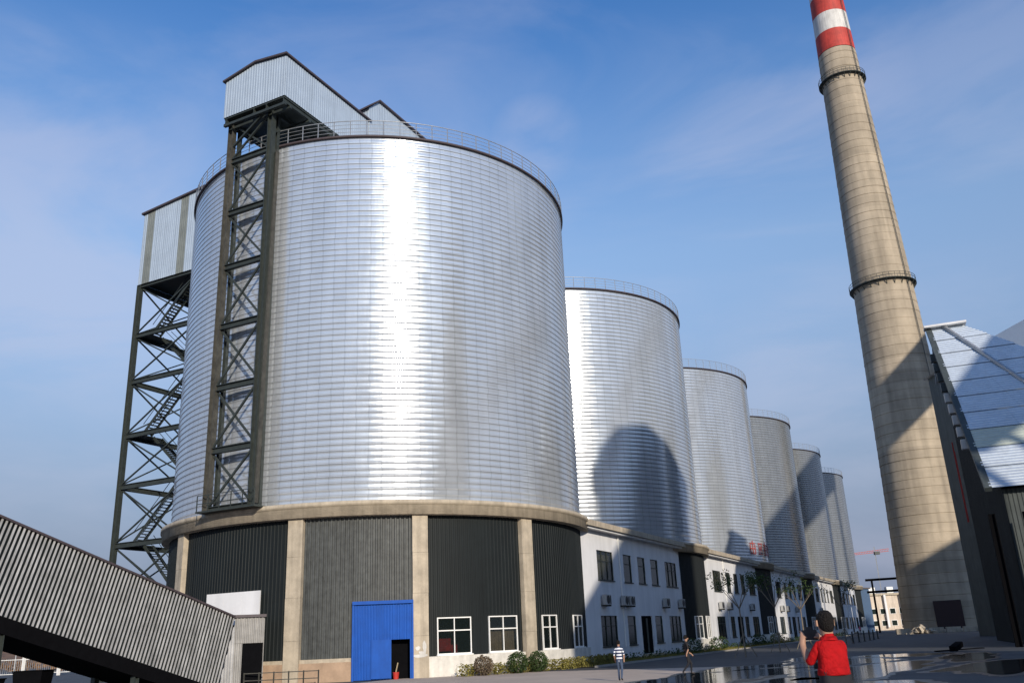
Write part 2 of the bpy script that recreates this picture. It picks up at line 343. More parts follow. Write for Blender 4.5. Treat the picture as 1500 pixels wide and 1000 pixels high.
sh = b1.build('ring_shell', M_silo, silo2, True); sh['kind'] = 'stuff'
silo_common(silo2); rail_parts(silo2, 96, True)
silo2.location += Vector((*DK, 0))
slab = ['third silo in the row, with red lettering at its foot', 'fourth silo in the row, between the lettered silo and the two dark ones',
        'fifth silo, second from the far end of the row', 'farthest and smallest looking silo at the end of the row']
silos = [silo, silo2]
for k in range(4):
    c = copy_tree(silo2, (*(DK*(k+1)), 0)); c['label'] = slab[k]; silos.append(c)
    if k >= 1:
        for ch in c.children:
            if ch.name.startswith('ring_shell'): ch.material_slots[0].link = 'OBJECT'; ch.material_slots[0].material = M_silo_shade
# red lettering at the foot of the third silo
c3 = C1+2*DK
M_letter = mat('faded_red_lettering', (.36, .07, .06), .7)
let = thing('red_lettering', 'red painted characters on the foot of the third silo', 'lettering', cyl(-32, R+.1, Z0+1.2, c3))
for j in range(4):
    a = -46+j*8.5; m = MB()
    for (x0, y0, x1, y1) in ((0, .9, .9, 1.0), (0, .45, .9, .55), (.4, 0, .5, 1.2), (0, -.02, .9, .08), (.0, .1, .1, .85), (.8, .1, .9, .85)) if j % 2 == 0 else ((0, .95, .9, 1.05), (.1, .1, .2, .95), (.7, .1, .8, .95), (0, -.02, .9, .08), (.4, .2, .5, .8), (.2, .5, .7, .6)):
        p = [cyl(a+x/R*57.3*1.6, R+.09, Z0+1.0+y*1.5, c3) for x, y in ((x0, y0), (x1, y0), (x1, y1), (x0, y1))]
        nv = (p[1]-p[0]).cross(p[3]-p[0]).normalized()*.02
        m.hexa([p[0]-nv, p[1]-nv, p[1]+nv, p[0]+nv, p[3]-nv, p[2]-nv, p[2]+nv, p[3]+nv])
    m.build('character', M_letter, let)

# ------------------------------------------------------------------ drums under the silos
PIL = [-138, -100.6, -72.85, -44.7]
def drum_core(root, c=C1):
    m = MB(); m.lathe(c, [(15.75, 0), (15.75, 9.9)], 96); m.build('core_wall', M_black, root)
    m = MB(); m.lathe(c, [(R, Z0+.02), (RL, Z0), (RL, Z0-.27), (RL-.12, Z0-.30), (RL-.12, Z0-.92), (15.7, Z0-.95)], 144); m.build('ledge', M_conc, root)
def arc_sheet(root, name, a0, a1, z0, z1, m_, r=16.22, pitch=.26, depth=.03, c=C1):
    m = MB(); L = rad(abs(a1-a0))*r; k = max(1, round(L/pitch)); lo = []; hi = []
    jit = random.uniform(-.008, .008)
    for j in range(k):
        for q, d in ((0, 0), (.30, 0), (.42, 1), (.72, 1), (.84, 0)):
            a = a0+(a1-a0)*(j+q)/k; lo.append(cyl(a, r+d*depth+jit, z0, c)); hi.append(cyl(a, r+d*depth+jit, z1, c))
    lo.append(cyl(a1, r+jit, z0, c)); hi.append(cyl(a1, r+jit, z1, c)); n = len(lo)
    m.add(lo+hi, [(i, i+1, n+i+1, n+i) for i in range(n-1)]); return m.build(name, m_, root)
def arc_bays(root, a0, a1, z0, z1, m_, step=3.6, c=C1, dp=.03):
    n = max(1, round((a1-a0)/step))
    for i in range(n): arc_sheet(root, 'cladding_sheet', a0+(a1-a0)*i/n, a0+(a1-a0)*(i+1)/n, z0, z1, m_, c=c, depth=dp)
def flat_frame(az, r, c=C1):   # tangent frame on the drum
    n = Vector((math.cos(rad(az)), math.sin(rad(az)), 0)); x = Vector((-n.y, n.x, 0)); o = cyl(az, r, 0, c); return o, x, n
def window(root, o, x, n, w_, z0, z1, fm, pm, transom=.64, cols=2, fw_=.07, inset=0., sill=True, curtain=None):
    """frame proud of o; panes; one object per pane"""
    m = MB(); h = w_/2; d = n*.05
    zt = z0+(z1-z0)*transom if transom else None
    for s_ in (-1, 1): m.box(o+x*s_*(h-fw_/2)+Z3*(z0+z1)/2-n*inset, x*fw_/2, d, Z3*(z1-z0)/2)
    for z in ([z0+fw_/2, z1-fw_/2] + ([zt] if zt else [])): m.box(o+Z3*z-n*inset, x*(h-fw_), d*.98, Z3*fw_/2)
    for j in range(1, cols):
        xx = -h+w_*j/cols
        m.box(o+x*xx+Z3*(z0+z1)/2-n*inset, x*fw_*.4, d*.95, Z3*((z1-z0)/2-fw_))
    fr = m.build('window_frame', fm, root)
    zs = [z0+fw_, zt-fw_/2, zt+fw_/2, z1-fw_] if zt else [z0+fw_, z1-fw_]
    for j in range(cols):
        for q in range(0, len(zs), 2):
            xa = -h+w_*j/cols+fw_*.5; xb = -h+w_*(j+1)/cols-fw_*.5; p = MB()
            p.box(o+x*(xa+xb)/2+Z3*(zs[q]+zs[q+1])/2-n*(inset+.02), x*(xb-xa)/2, n*.006, Z3*(zs[q+1]-zs[q])/2)
            p.build('pane', pm, fr)
    if sill:
        p = MB(); p.box(o+Z3*(z0-.04)-n*(inset-.08), x*(h+.06), n*.10, Z3*.04); p.build('sill', fm, fr)
    return fr
base = thing('silo_base', 'dark clad concrete drum under the nearest silo, with blue gate', 'silo base', (*C1, 0), 'round bases under the silos')
drum_core(base)
for i, a in enumerate(PIL):
    o, x, n = flat_frame(a, 16.28); m = MB()
    for (za, zb) in ((0, 2.45), (2.46, 5.0), (5.01, 7.5), (7.51, 9.9)):
        m.box(o+Z3*(za+zb)/2+x*random.uniform(-.01, .01), x*.50, n*(.30+random.uniform(-.006, .006)), Z3*(zb-za)/2)
    m.build('pillar', M_conc, base)
PL = [(-215, -138, M_dark), (-138, -100.6, M_dark), (-100.6, -72.85, M_worn)]
for a0, a1, m_ in PL[:2]: arc_bays(base, a0+1.7, a1-1.7, 1.15, 9.9, m_)
arc_bays(base, -98.9, -87.3, 1.15, 9.9, M_worn, dp=.10); arc_bays(base, -87.3, -74.6, 4.5, 9.9, M_worn, dp=.10)
WIN = [(-65.0, 2.3), (-52.4, 2.3), (-36.6, 1.75), (-20.6, 2.1)]
def bay_with_windows(a0, a1, wins):
    cur = a0
    for az, w_ in wins:
        hw = math.degrees(w_/2/16.3)
        arc_bays(base, cur, az-hw, 1.15, 9.9, M_dark); arc_bays(base, az-hw, az+hw, 3.52, 9.9, M_dark); cur = az+hw
    arc_bays(base, cur, a1, 1.15, 9.9, M_dark)
bay_with_windows(-71.1, -46.4, WIN[:2]); bay_with_windows(-43.0, -4, WIN[2:])
M_curt = mat('tan_curtain', (.42, .33, .20), .9, var=.3, scale=2)
M_curtr = mat('red_banner', (.45, .03, .03), .8, var=.4, scale=2)
for i, (az, w_) in enumerate(WIN):
    o, x, n = flat_frame(az, 16.27); window(base, o, x, n, w_, 1.28, 3.5, M_wframe, M_glass)
    if i == 1:
        m = MB(); 
        for k in range(12): m.box(o-n*.30+x*(-.98+k*.178)+Z3*2.05, x*.085, n*(.02+.02*(k % 2)), Z3*.72)
        m.build('curtain', M_curt, base)
    if i == 0:
        m = MB(); m.box(o-n*.32-x*.55+Z3*1.85, x*.42, n*.02, Z3*.38); m.box(o-n*.34+x*.1+Z3*1.6, x*.2, n*.02, Z3*.25); m.build('banner', M_curtr, base)
# plinths
def arc_plinth(a0, a1, m_, h=1.15, r=16.45, name='plinth'):
    m = MB(); m.lathe(C1, [(r, 0), (r, h), (15.8, h+.02)], max(3, int(abs(a1-a0)/3)), a0, a1, False); m.build(name, m_, base)
arc_plinth(-215, -87.4, M_brick, 1.12); arc_plinth(-71.1, -2, M_plinth, 1.2)
for a0, a1 in ((-136.3, -102.3), (-98.9, -87.5)): arc_plinth(a0, a1, M_conc, 1.34, 16.36, 'coping')
# blue gate
o, x, n = flat_frame(-80.95, 16.42); gate = MB(); hw = 1.80
gate.box(o+Z3*4.52, x*(hw+.08), n*.16, Z3*.10)
for s_ in (-1, 1): gate.box(o+x*s_*(hw+.02)+Z3*2.2, x*.06, n*.10, Z3*2.2)
gt = gate.build('gate', M_blue, base); gt['label'] = 'tall blue corrugated gate with an open wicket'
wx0, wx1 = .52, 1.66   # wicket opening
sheets(gt, 'gate_sheet', o-x*hw+Z3*.03, o+x*wx0+Z3*.03, o-x*hw+Z3*4.42, o+x*wx0+Z3*4.42, n, M_blue, .8, .2, .03)
sheets(gt, 'gate_sheet', o+x*wx0+Z3*2.3, o+x*hw+Z3*2.3, o+x*wx0+Z3*4.42, o+x*hw+Z3*4.42, n, M_blue, .8, .2, .03)
m = MB(); m.box(o+x*(wx1+hw)/2+Z3*1.15, x*(hw-wx1)/2, n*.03, Z3*1.15); m.build('jamb', M_blue, gt)
wl = MB(); wl.box(o+x*(wx0-.62)+n*.09+Z3*1.2, x*.60, n*.03, Z3*1.12); wl.build('wicket_leaf', M_blue, gt)
m = MB(); q = o-n*.6
m.box(q+Z3*2.2-n*.2, x*1.8, n*.02, Z3*2.2); m.build('gate_lining', M_black, gt)
# pale paint splash on the pillar beside the gate
o, x, n = flat_frame(-72.85, 16.585); m = MB()
for (cx_, cz, sx, sz) in ((-.05, 1.28, .46, .12), (.22, 1.75, .12, .38), (-.2, 1.72, .16, .12), (.05, 1.45, .2, .12)):
    k = 10; pts = [o+n*.012+x*(cx_+sx*math.cos(a)*(1+.2*math.sin(3*a)))+Z3*(cz+sz*math.sin(a)*(1+.25*math.cos(2*a+cx_*9))) for a in [2*math.pi*i/k for i in range(k)]]
    m.add(pts+[p-n*.01 for p in pts], [tuple(range(k))]+[(i, k+i, k+(i+1) % k, (i+1) % k) for i in range(k)]); o = o+n*.003
m.build('paint_splash', M_cwhite, base)
# other bases: the bulge that shows between the offices
base2 = thing('silo_base', 'dark clad drum of the second silo, bulging between white offices', 'silo base', (*C1, 0), 'round bases under the silos')
drum_core(base2)
arc_bays(base2, -75, -38, 1.15, 9.9, M_dark); arc_bays(base2, -38, 12, 3.52, 9.9, M_dark)
wins2 = (-33.5, -21.5)
cur = -38
for az in wins2:
    hw = math.degrees(1.0/16.3); arc_bays(base2, cur, az-hw, 1.15, 3.52, M_dark); cur = az+hw
    o, x, n = flat_frame(az, 16.27); window(base2, o, x, n, 2.0, 1.28, 3.5, M_wframe, M_glassd)
arc_bays(base2, cur, 12, 1.15, 3.52, M_dark)
m = MB(); m.lathe(C1, [(16.45, 0), (16.45, 1.2), (15.8, 1.22)], 30, -75, 12, False); m.build('plinth', M_plinth, base2)
base2.location += Vector((*DK, 0))
blab = ['dark clad drum under the third silo, lettered in red above', 'dark clad drum of the fourth silo, between the tree-shaded offices',
        'dark clad drum of the fifth silo, second from the far end', 'farthest dark drum, beside the blue building at the row end']
for k in range(4):
    c = copy_tree(base2, (*(DK*(k+1)), 0)); c['label'] = blab[k]

# ------------------------------------------------------------------ offices between the drums
def wall_grid(s0, s1, z0, z1, t, holes, rev=.16):
    m = MB(); ss = sorted({s0, s1, *[h[0] for h in holes], *[h[1] for h in holes]}); zs = sorted({z0, z1, *[h[2] for h in holes], *[h[3] for h in holes]})
    for i in range(len(ss)-1):
        for j in range(len(zs)-1):
            cs, cz = (ss[i]+ss[i+1])/2, (zs[j]+zs[j+1])/2
            if any(h[0] < cs < h[1] and h[2] < cz < h[3] for h in holes): continue
            m.add([W(ss[i], t, zs[j]), W(ss[i+1], t, zs[j]), W(ss[i+1], t, zs[j+1]), W(ss[i], t, zs[j+1])], [(0, 1, 2, 3)])
    for a, b, c, d in holes:
        for (p, q) in (((a, c), (b, c)), ((b, c), (b, d)), ((b, d), (a, d)), ((a, d), (a, c))):
            m.add([W(p[0], t, p[1]), W(q[0], t, q[1]), W(q[0], t-rev, q[1]), W(p[0], t-rev, p[1])], [(0, 1, 2, 3)])
    m.add([W(s0, t, z0), W(s0, t, z1), W(s0, t-12, z1), W(s0, t-12, z0)], [(0, 1, 2, 3)])
    m.add([W(s1, t, z0), W(s1, t, z1), W(s1, t-12, z1), W(s1, t-12, z0)], [(3, 2, 1, 0)])
    return m
TF = 15.5
UP = [(8.0, 11.6), (14.1, 16.15), (17.8, 19.85), (21.45, 23.6), (25.8, 29.5)]
M_ycurt = mat('yellow_green_curtain', (.34, .30, .13), .9, var=.3, scale=2)
office = thing('office_building', 'nearest white two-storey office, between the first and second silos', 'office', W(17.8, TF, 0), 'white offices between the silo bases')
holes = [(a, b, 6.28, 8.63) for a, b in UP]+[(a, b, 1.14, 3.5) for i, (a, b) in enumerate(UP) if i != 2]+[(17.6, 20.6, .32, 3.5)]
wall_grid(4.6, 32.4, 0, 10.3, TF, holes).build('wall', M_white, office)
m = MB(); m.rbox(4.6, 32.4, 3.4, TF+.75, 10.3, 10.75); m.build('cornice', M_conc, office)
m = MB(); m.rbox(5.2, 31.8, 3.4, TF+.55, 10.12, 10.297); m.build('soffit', M_white, office)
for a, b in UP:
    cur_ = a in (8.0, 25.8)
    if cur_:
        m = MB(); k_ = 8
        for q in range(k_): m.rbox(a+.1+(b-a-.2)*q/k_, a+.1+(b-a-.2)*(q+.96)/k_, TF-.30-.03*(q % 2), TF-.26-.03*(q % 2), 6.3, 8.05+.3*(q % 3 > 0))
        m.build('curtain', M_ycurt, office)
        m = MB(); m.rbox(a, b, TF-.42, TF-.40, 6.2, 8.7); m.build('window_lining', M_black, office)
    window(office, W((a+b)/2, TF, 0), U3, N3, b-a, 6.28, 8.63, M_frame, M_glass if cur_ else M_glassd, .66, 3 if b-a > 3 else 2 if b-a > 2.5 else 1, .05, .1)
for i, (a, b) in enumerate(UP):
    if i != 2: window(office, W((a+b)/2, TF, 0), U3, N3, b-a, 1.14, 3.5, M_frame, M_glassd, .66, 3 if b-a > 3 else 1, .05, .1)
m = MB(); m.rbox(17.7, 20.5, TF-.12, TF-.07, .32, 3.4); dr = m.build('door', M_black, office)
m = MB(); m.rbox(18.9, 19.3, TF-.06, TF-.02, .4, 3.3); m.build('door_rail', M_frame, dr)
m = MB(); m.rbox(17.2, 21.0, TF+.003, TF+1.2, 0, .16); m.rbox(17.4, 20.8, TF+.003, TF+.8, .162, .31); m.build('doorstep', M_conc, office)
m = MB(); m.bar(W(13.1, TF+.06, 1), W(13.1, TF+.06, 10.1), .09); m.build('downpipe', M_wframe, office)
olab = ['white office between the second and third silos, half in sun', 'white office with sunlit tree shadows, between the third and fourth silos',
        'sunlit far office between the fourth and fifth silos', 'farthest white office, between the last two silos']
for k in range(4):
    c = copy_tree(office, (*(DK*(k+1)), 0)); c['label'] = olab[k]
# air-conditioner units
ac = thing('air_conditioner', 'x', 'air conditioner', W(8.75, TF, 4.3), 'air conditioner units on the office walls')
m = MB(); m.rbox(8.2, 9.3, TF+.14, TF+.50, 4.32, 5.1); m.build('casing', M_acu, ac)
m = MB(); ctr = W(8.64, TF+.505, 4.71)
for k in range(16):
    a0, a1 = 2*math.pi*k/16, 2*math.pi*(k+1)/16
    m.add([ctr, ctr+U3*.35*math.cos(a0)+Z3*.35*math.sin(a0), ctr+U3*.35*math.cos(a1)+Z3*.35*math.sin(a1)], [(0, 1, 2)])
m.build('fan_grille', M_acg, ac)
m = MB(); m.rbox(9.03, 9.24, TF+.495, TF+.508, 4.38, 5.02); m.build('side_grille', M_acg, ac)
m = MB(); m.rbox(8.27, 8.33, TF+.003, TF+.5, 4.2, 4.318); m.rbox(9.17, 9.23, TF+.003, TF+.5, 4.2, 4.318); bo = m.build('bracket', M_rust, ac)
acs = [(0, 'air conditioner unit nearest the first drum, under the wide window'), (4.3, 'air conditioner left of a close pair, on the shaded near office'), (5.7, 'air conditioner right of a close pair, on the shaded near office'),
       (15.6, 'round-fan air conditioner under the medium window, on the near office'), (20.6, 'air conditioner beside the second dark drum, on the near office'),
       (36.2, 'air conditioner at the sunlit left end of the second office'), (40.3, 'sunlit air conditioner left of the shadow edge, second office'), (52.0, 'shaded blue-looking air conditioner behind the tree, second office'),
       (71.8, 'left air conditioner of the third office, near its drum'), (76.0, 'middle air conditioner of the third office, behind bare branches'), (84.0, 'right air conditioner of the third office, in the sun'), (108.5, 'air conditioner on the far sunlit office')]
for i, (ds, lb) in enumerate(acs):
    c = ac if i == 0 else copy_tree(ac, U3*ds); c['label'] = lb

# ------------------------------------------------------------------ braced lift tower in front of the first silo
tw = thing('lift_tower', 'green braced steel lift tower standing against the nearest silo', 'steel tower', W(-17, 0, Z0))
tl, tr_, sf = -2.05, 1.92, -17.15
for t in (tl, tr_):
    m = MB(); m.ibeam(W(sf, t, Z0+.05), W(sf, t, 40.75), .42, .46, N3, .05); m.build('column', M_frame if t > 0 else M_rust, tw)
    m = MB(); m.ibeam(W(sf+.72, t*.96, Z0+.05), W(sf+.72, t*.96, 40.75), .26, .26, N3, .04); m.build('rear_column', M_frame, tw)
lev = [10.95, 14.93, 19.34, 23.85, 28.44, 32.82, 37.2, 40.6]
for z in lev:
    m = MB(); m.ibeam(W(sf, tl+.2, z), W(sf, tr_-.2, z), .30, .42, Z3, .05); m.build('cross_beam', M_frame, tw)
    m = MB(); m.bar(W(sf+.2, tl, z), W(sf+.6, tl, z), .2); m.bar(W(sf+.2, tr_, z), W(sf+.6, tr_, z), .2); m.build('tie_beam', M_frame, tw)
for i in range(len(lev)-1):
    za, zb = lev[i]+.25, lev[i+1]-.25
    for (a, b, ds) in ((tl+.2, tr_-.2, 0), (tr_-.2, tl+.2, .09)):
        m = MB(); m.bar(W(sf+ds, a, za), W(sf+ds, b, zb), .13); m.build('diagonal_brace', M_frame, tw)
m = MB(); m.rbox(-17.6, -16.28, -2.6, 2.5, Z0-.05, Z0+.06); m.build('base_platform', M_frame, tw)
m = MB()
for t in np.linspace(-2.55, 2.45, 6): m.bar(W(-17.55, t, Z0), W(-17.55, t, Z0+1.1), .05)
for h in (.55, 1.1): m.bar(W(-17.55, -2.55, Z0+h), W(-17.55, 2.45, Z0+h), .045)
m.build('platform_rail', M_frame, tw)
m = MB(); m.bar(W(sf-.1, tr_+.42, Z0+.2), W(sf+.3, tr_+.42, 37), .10, .3); m.build('cable_tray', M_rust, tw)

# gallery on top of the silos
ga = thing('roof_gallery', 'pale corrugated conveyor gallery running over the top of the silos', 'gallery', W(-17.9, .7, 40.7))
gs0, gs1, gl, gr, gb = -17.9, -7.6, -2.30, 3.72, 40.78
EL, ER, RZ, RT = 43.95, 44.25, 44.62, .75
def topz(t): return EL+(RZ-EL)*(t-gl)/(RT-gl) if t < RT else RZ+(ER-RZ)*(t-RT)/(gr-RT)
sheets(ga, 'end_sheet', W(gs0, RT, gb), W(gs0, gl, gb), W(gs0, RT, RZ), W(gs0, gl, EL), -U3, M_house, 1.0, .25, .016)
sheets(ga, 'end_sheet', W(gs0, gr, gb), W(gs0, RT, gb), W(gs0, gr, ER), W(gs0, RT, RZ), -U3, M_house, 1.0, .25, .016)
sheets(ga, 'wall_sheet', W(gs1, gr, gb), W(gs0, gr, gb), W(gs1, gr, ER), W(gs0, gr, ER), N3, M_house, 1.0, .25, .016)
sheets(ga, 'wall_sheet', W(gs0, gl, gb), W(gs1, gl, gb), W(gs0, gl, EL), W(gs1, gl, EL), -N3, M_house, 1.0, .25, .016)
m = MB()
for (ta, tb_) in ((gl-.18, RT), (RT, gr+.18)):
    za, zb = topz(max(ta, gl))+.03, topz(min(tb_, gr))+.03
    m.hexa([W(gs0-.2, ta, za), W(gs0-.2, tb_, zb), W(gs1+.3, tb_, zb), W(gs1+.3, ta, za), W(gs0-.2, ta, za+.14), W(gs0-.2, tb_, zb+.14), W(gs1+.3, tb_, zb+.14), W(gs1+.3, ta, za+.14)])
m.build('roof', M_rim, ga)
m = MB(); m.rbox(gs0+.05, gs1, gl+.05, gr-.05, gb-.12, gb+.02); m.build('floor_deck', M_frame, ga)
for t in (gl+.15, tl, .7, tr_, gr-.15):
    m = MB(); m.ibeam(W(gs0+.05, t, gb-.32), W(-2, t, gb-.32), .2, .4, Z3, .04); m.build('floor_beam', M_frame, ga)
for s in (gs0+.15, sf, -15, -12.5, -10):
    m = MB(); m.bar(W(s, gl, gb-.62), W(s, gr, gb-.62), .22, .2); m.build('cross_joist', M_frame, ga)
for (a, b) in (((sf, tl, 38.4), (gs0+.3, tr_, 40.4)), ((sf, tr_, 38.6), (-14.5, tr_, 40.4))):
    m = MB(); m.bar(W(*a), W(*b), .16); m.build('knee_brace', M_frame, ga)
# taller house further back on the roof
rh = thing('roof_house', 'taller pale clad drive house behind the gallery on the first silo', 'roof house', W(-1, 0, Z1+1))
a0, a1 = -7.5, 7.5
sheets(rh, 'wall_sheet', W(a1, 3.74, 39.2), W(-6.2, 3.74, 39.2), W(a1, 3.74, 46.9), W(-6.2, 3.74, 46.9), N3, M_house, 1.0, .25, .016)
sheets(rh, 'wall_sheet', W(-6.2, 3.74, 39.2), W(a0, 3.74, 39.2), W(-6.2, 3.74, 46.9), W(a0, 3.74, 45.6), N3, M_house, 1.0, .25, .016)
sheets(rh, 'end_sheet', W(a0, 3.74, 39.2), W(a0, -4.2, 39.2), W(a0, 3.74, 45.6), W(a0, -4.2, 44.6), -U3, M_house, 1.0, .25, .016)
m = MB()
m.hexa([W(a0-.3, -4.3, 44.5), W(a0-.3, 3.95, 45.5), W(-6.2, 3.95, 46.95), W(-6.2, -4.3, 45.9), W(a0-.3, -4.3, 44.66), W(a0-.3, 3.95, 45.66), W(-6.2, 3.95, 47.1), W(-6.2, -4.3, 46.06)])
m.hexa([W(-6.2, -4.3, 45.9), W(-6.2, 3.95, 46.95), W(a1, 3.95, 46.95), W(a1, -4.3, 45.9), W(-6.2, -4.3, 46.06), W(-6.2, 3.95, 47.1), W(a1, 3.95, 47.1), W(a1, -4.3, 46.06)])
m.build('roof', M_rim, rh)
# roof house of the second silo, just showing past the first
r2 = thing('roof_house', 'small dark-roofed hut on the second silo, peeping past the first', 'roof house', W(SP-9, 5, Z1+.2))
m = MB(); m.rbox(SP-9.5, SP-1, 2, 6.6, Z1, Z1+1.5); m.build('wall', M_house, r2)
m = MB(); m.hexa([W(SP-10, 1.6, Z1+2.6), W(SP-10, 6.9, Z1+1.5), W(SP-.5, 6.9, Z1+1.5), W(SP-.5, 1.6, Z1+2.6), W(SP-10, 1.6, Z1+2.8), W(SP-10, 6.9, Z1+1.7), W(SP-.5, 6.9, Z1+1.7), W(SP-.5, 1.6, Z1+2.8)]); m.build('roof', M_rim, r2)

# ------------------------------------------------------------------ stair tower on the left
st = thing('stair_tower', 'tall open steel stair tower carrying a pale clad head house', 'steel tower', W(-.5, -22.5, 0))
s0, s1, t0, t1 = -4.47, 3.6, -26.3, -18.2
for (s, t) in ((s0, t0), (s0, t1), (s1, t0), (s1, t1)):
    m = MB(); m.ibeam(W(s, t, 0), W(s, t, 37.0), .42, .46, N3, .05); m.build('column', M_frame, st)
lv = [6.2, 11.5, 16.8, 21.6, 26.9, 31.6, 36.9]
for z in lv:
    for (a, b) in (((s0, t0), (s0, t1)), ((s0, t0), (s1, t0)), ((s1, t0), (s1, t1)), ((s0, t1), (s1, t1))):
        m = MB(); m.ibeam(W(*a, z), W(*b, z), .28, .46, Z3, .05); m.build('beam', M_frame, st)
for i, z in enumerate([.3]+lv[:-1]):
    zt = lv[i]
    for (a, b) in (((s0, t0), (s0, t1)), ((s0, t0), (s1, t0)), ((s1, t0), (s1, t1))):
        for (p, q, k) in ((a, b, 0), (b, a, .1)):
            m = MB(); m.bar(W(p[0]+k, p[1]+k, z+.2), W(q[0]+k, q[1]+k, zt-.2), .12); m.build('brace', M_frame, st)
for i in range(len(lv)):
    z = 0.2 if i == 0 else lv[i-1]; zt = lv[i]; sA = s0+1.1 if i % 2 == 0 else s0+2.4
    ta, tb_ = (t0+1.6, t1-1.2) if i % 2 == 0 else (t1-1.2, t0+1.6)
    fl = MB()
    for ds in (-.5, .5): fl.bar(W(sA+ds, ta, z+.1), W(sA+ds, tb_, zt+.05), .06, .28)
    for ds in (-.5, .5): fl.bar(W(sA+ds, ta, z+1.1), W(sA+ds, tb_, zt+1.05), .045)
    f_ = fl.build('stair_flight', M_frame, st)
    tm = MB(); n_ = 22
    for k in range(n_):
        f = (k+.5)/n_; tm.box(W(sA, ta+(tb_-ta)*f, z+.1+(zt-z)*f), U3*.47, N3*.14, Z3*.025)
    tr2 = tm.build('tread', M_frame, f_); tr2['kind'] = 'stuff'
    if i < len(lv)-1:
        lm_ = MB()
        tc_ = t1 if tb_ > -22 else t0
        lm_.rbox(s0+.3, s0+3.2, min(tb_, tc_), max(tb_, tc_), zt+.03, zt+.10); lm_.build('landing', M_frame, st)
hb, hl, hr = 37.0, 44.75, 45.55
hm = lambda i, n: M_houseL if i in (1, 2, 11, 12) else M_house
sheets(st, 'head_sheet', W(s0-.2, t1, hb), W(s0-.2, t0-.15, hb), W(s0-.2, t1, hr), W(s0-.2, t0-.15, hl), -U3, M_house, .5, .25, .016,
       matf=lambda i, n: M_houseL if (n-1-i) in (1, 2, 10, 11) else M_house)
sheets(st, 'head_sheet', W(s0-.2, t0-.15, hb), W(s1, t0-.15, hb), W(s0-.2, t0-.15, hl), W(s1, t0-.15, hl), -N3, M_house, 1.0, .25, .03)
m = MB(); m.hexa([W(s0-.45, t0-.35, hl), W(s0-.45, t1+.2, hr), W(s1+.2, t1+.2, hr), W(s1+.2, t0-.35, hl), W(s0-.45, t0-.35, hl+.18), W(s0-.45, t1+.2, hr+.18), W(s1+.2, t1+.2, hr+.18), W(s1+.2, t0-.35, hl+.18)]); m.build('head_roof', M_rim, st)
m = MB(); m.rbox(s0-.1, s1-.05, t0, t1, hb+.24, hb+.4); m.build('head_floor', M_frame, st)

# ------------------------------------------------------------------ inclined conveyor at lower left
cg = thing('inclined_conveyor', 'striped ribbed conveyor gallery sloping down to the first drum', 'conveyor gallery', (-19.2, 52, 0))
FT = Vector((-17.29, 55, 3.9)); NT = Vector((-24.15, 41, 8.37))
ax = (NT-FT).normalized(); hz = Vector((ax.x, ax.y, 0)).normalized(); side = Vector((-hz.y, hz.x, 0))
if side.x < 0: side = -side
if side.dot(Vector((0, -1, 0))) < 0 and side.x < 0: side = -side
# the face seen is the one towards the camera side (+x)
pn = side.cross(ax); pn = pn if pn.z > 0 else -pn
H = 4.0; ext = ax*7.0
TOP0, TOP1 = FT, NT+ext
BOT0, BOT1 = FT-pn*H, NT+ext-pn*H
m = MB(); m.add([BOT0-side*.2, BOT1-side*.2, TOP1-side*.2, TOP0-side*.2], [(0, 1, 2, 3)]); m.build('backing_sheet', M_frame, cg)
LS = (TOP1-TOP0).length; ns_ = int(LS/.245)
for i in range(ns_):
    d = ax*(i+.5)*.245+side*random.uniform(-.008, .008); m = MB()
    m.hexa([BOT0+d-ax*.050, BOT0+d+ax*.050, BOT0+d+ax*.050-side*.03, BOT0+d-ax*.050-side*.03, TOP0+d-ax*.050, TOP0+d+ax*.050, TOP0+d+ax*.050-side*.03, TOP0+d-ax*.050-side*.03])
    m.build('slat', M_gall, cg)
# straight filler where the slope meets the upright end
e0 = FT-Z3*4.0
b0_ = Vector((BOT0.x, BOT0.y, min(0, e0.z)))
sheets(cg, 'filler_sheet', b0_, e0, BOT0, FT, side, M_gall, 1.0, .24, .07)
wd = 3.4
m = MB(); T = TOP0-side*wd; T1 = TOP1-side*wd
m.hexa([TOP0+side*.1, TOP1+side*.1, T1-side*.1, T-side*.1]+[p+pn*.10 for p in (TOP0+side*.1, TOP1+side*.1, T1-side*.1, T-side*.1)]); m.build('roof', M_rim, cg)
m = MB(); q = [BOT0, BOT1, BOT1-side*wd, BOT0-side*wd]
m.hexa([p-pn*.72 for p in q]+[p-pn*.02 for p in q]); m.build('underside_truss', M_black, cg)
m = MB(); q = [BOT0-side*wd, BOT1-side*wd]; m.add([q[0], q[1], T1, T], [(0, 1, 2, 3)]); m.build('rear_wall', M_gall, cg)
for f in (.25, .6, .92):
    b = BOT0.lerp(BOT1, f)-pn*.72
    for k in (0.2, wd-.2):
        m = MB(); p = b-side*k; m.ibeam(Vector((p.x, p.y, 0)), p+pn*.05, .3, .3, hz, .04); m.build('leg', M_frame, cg)
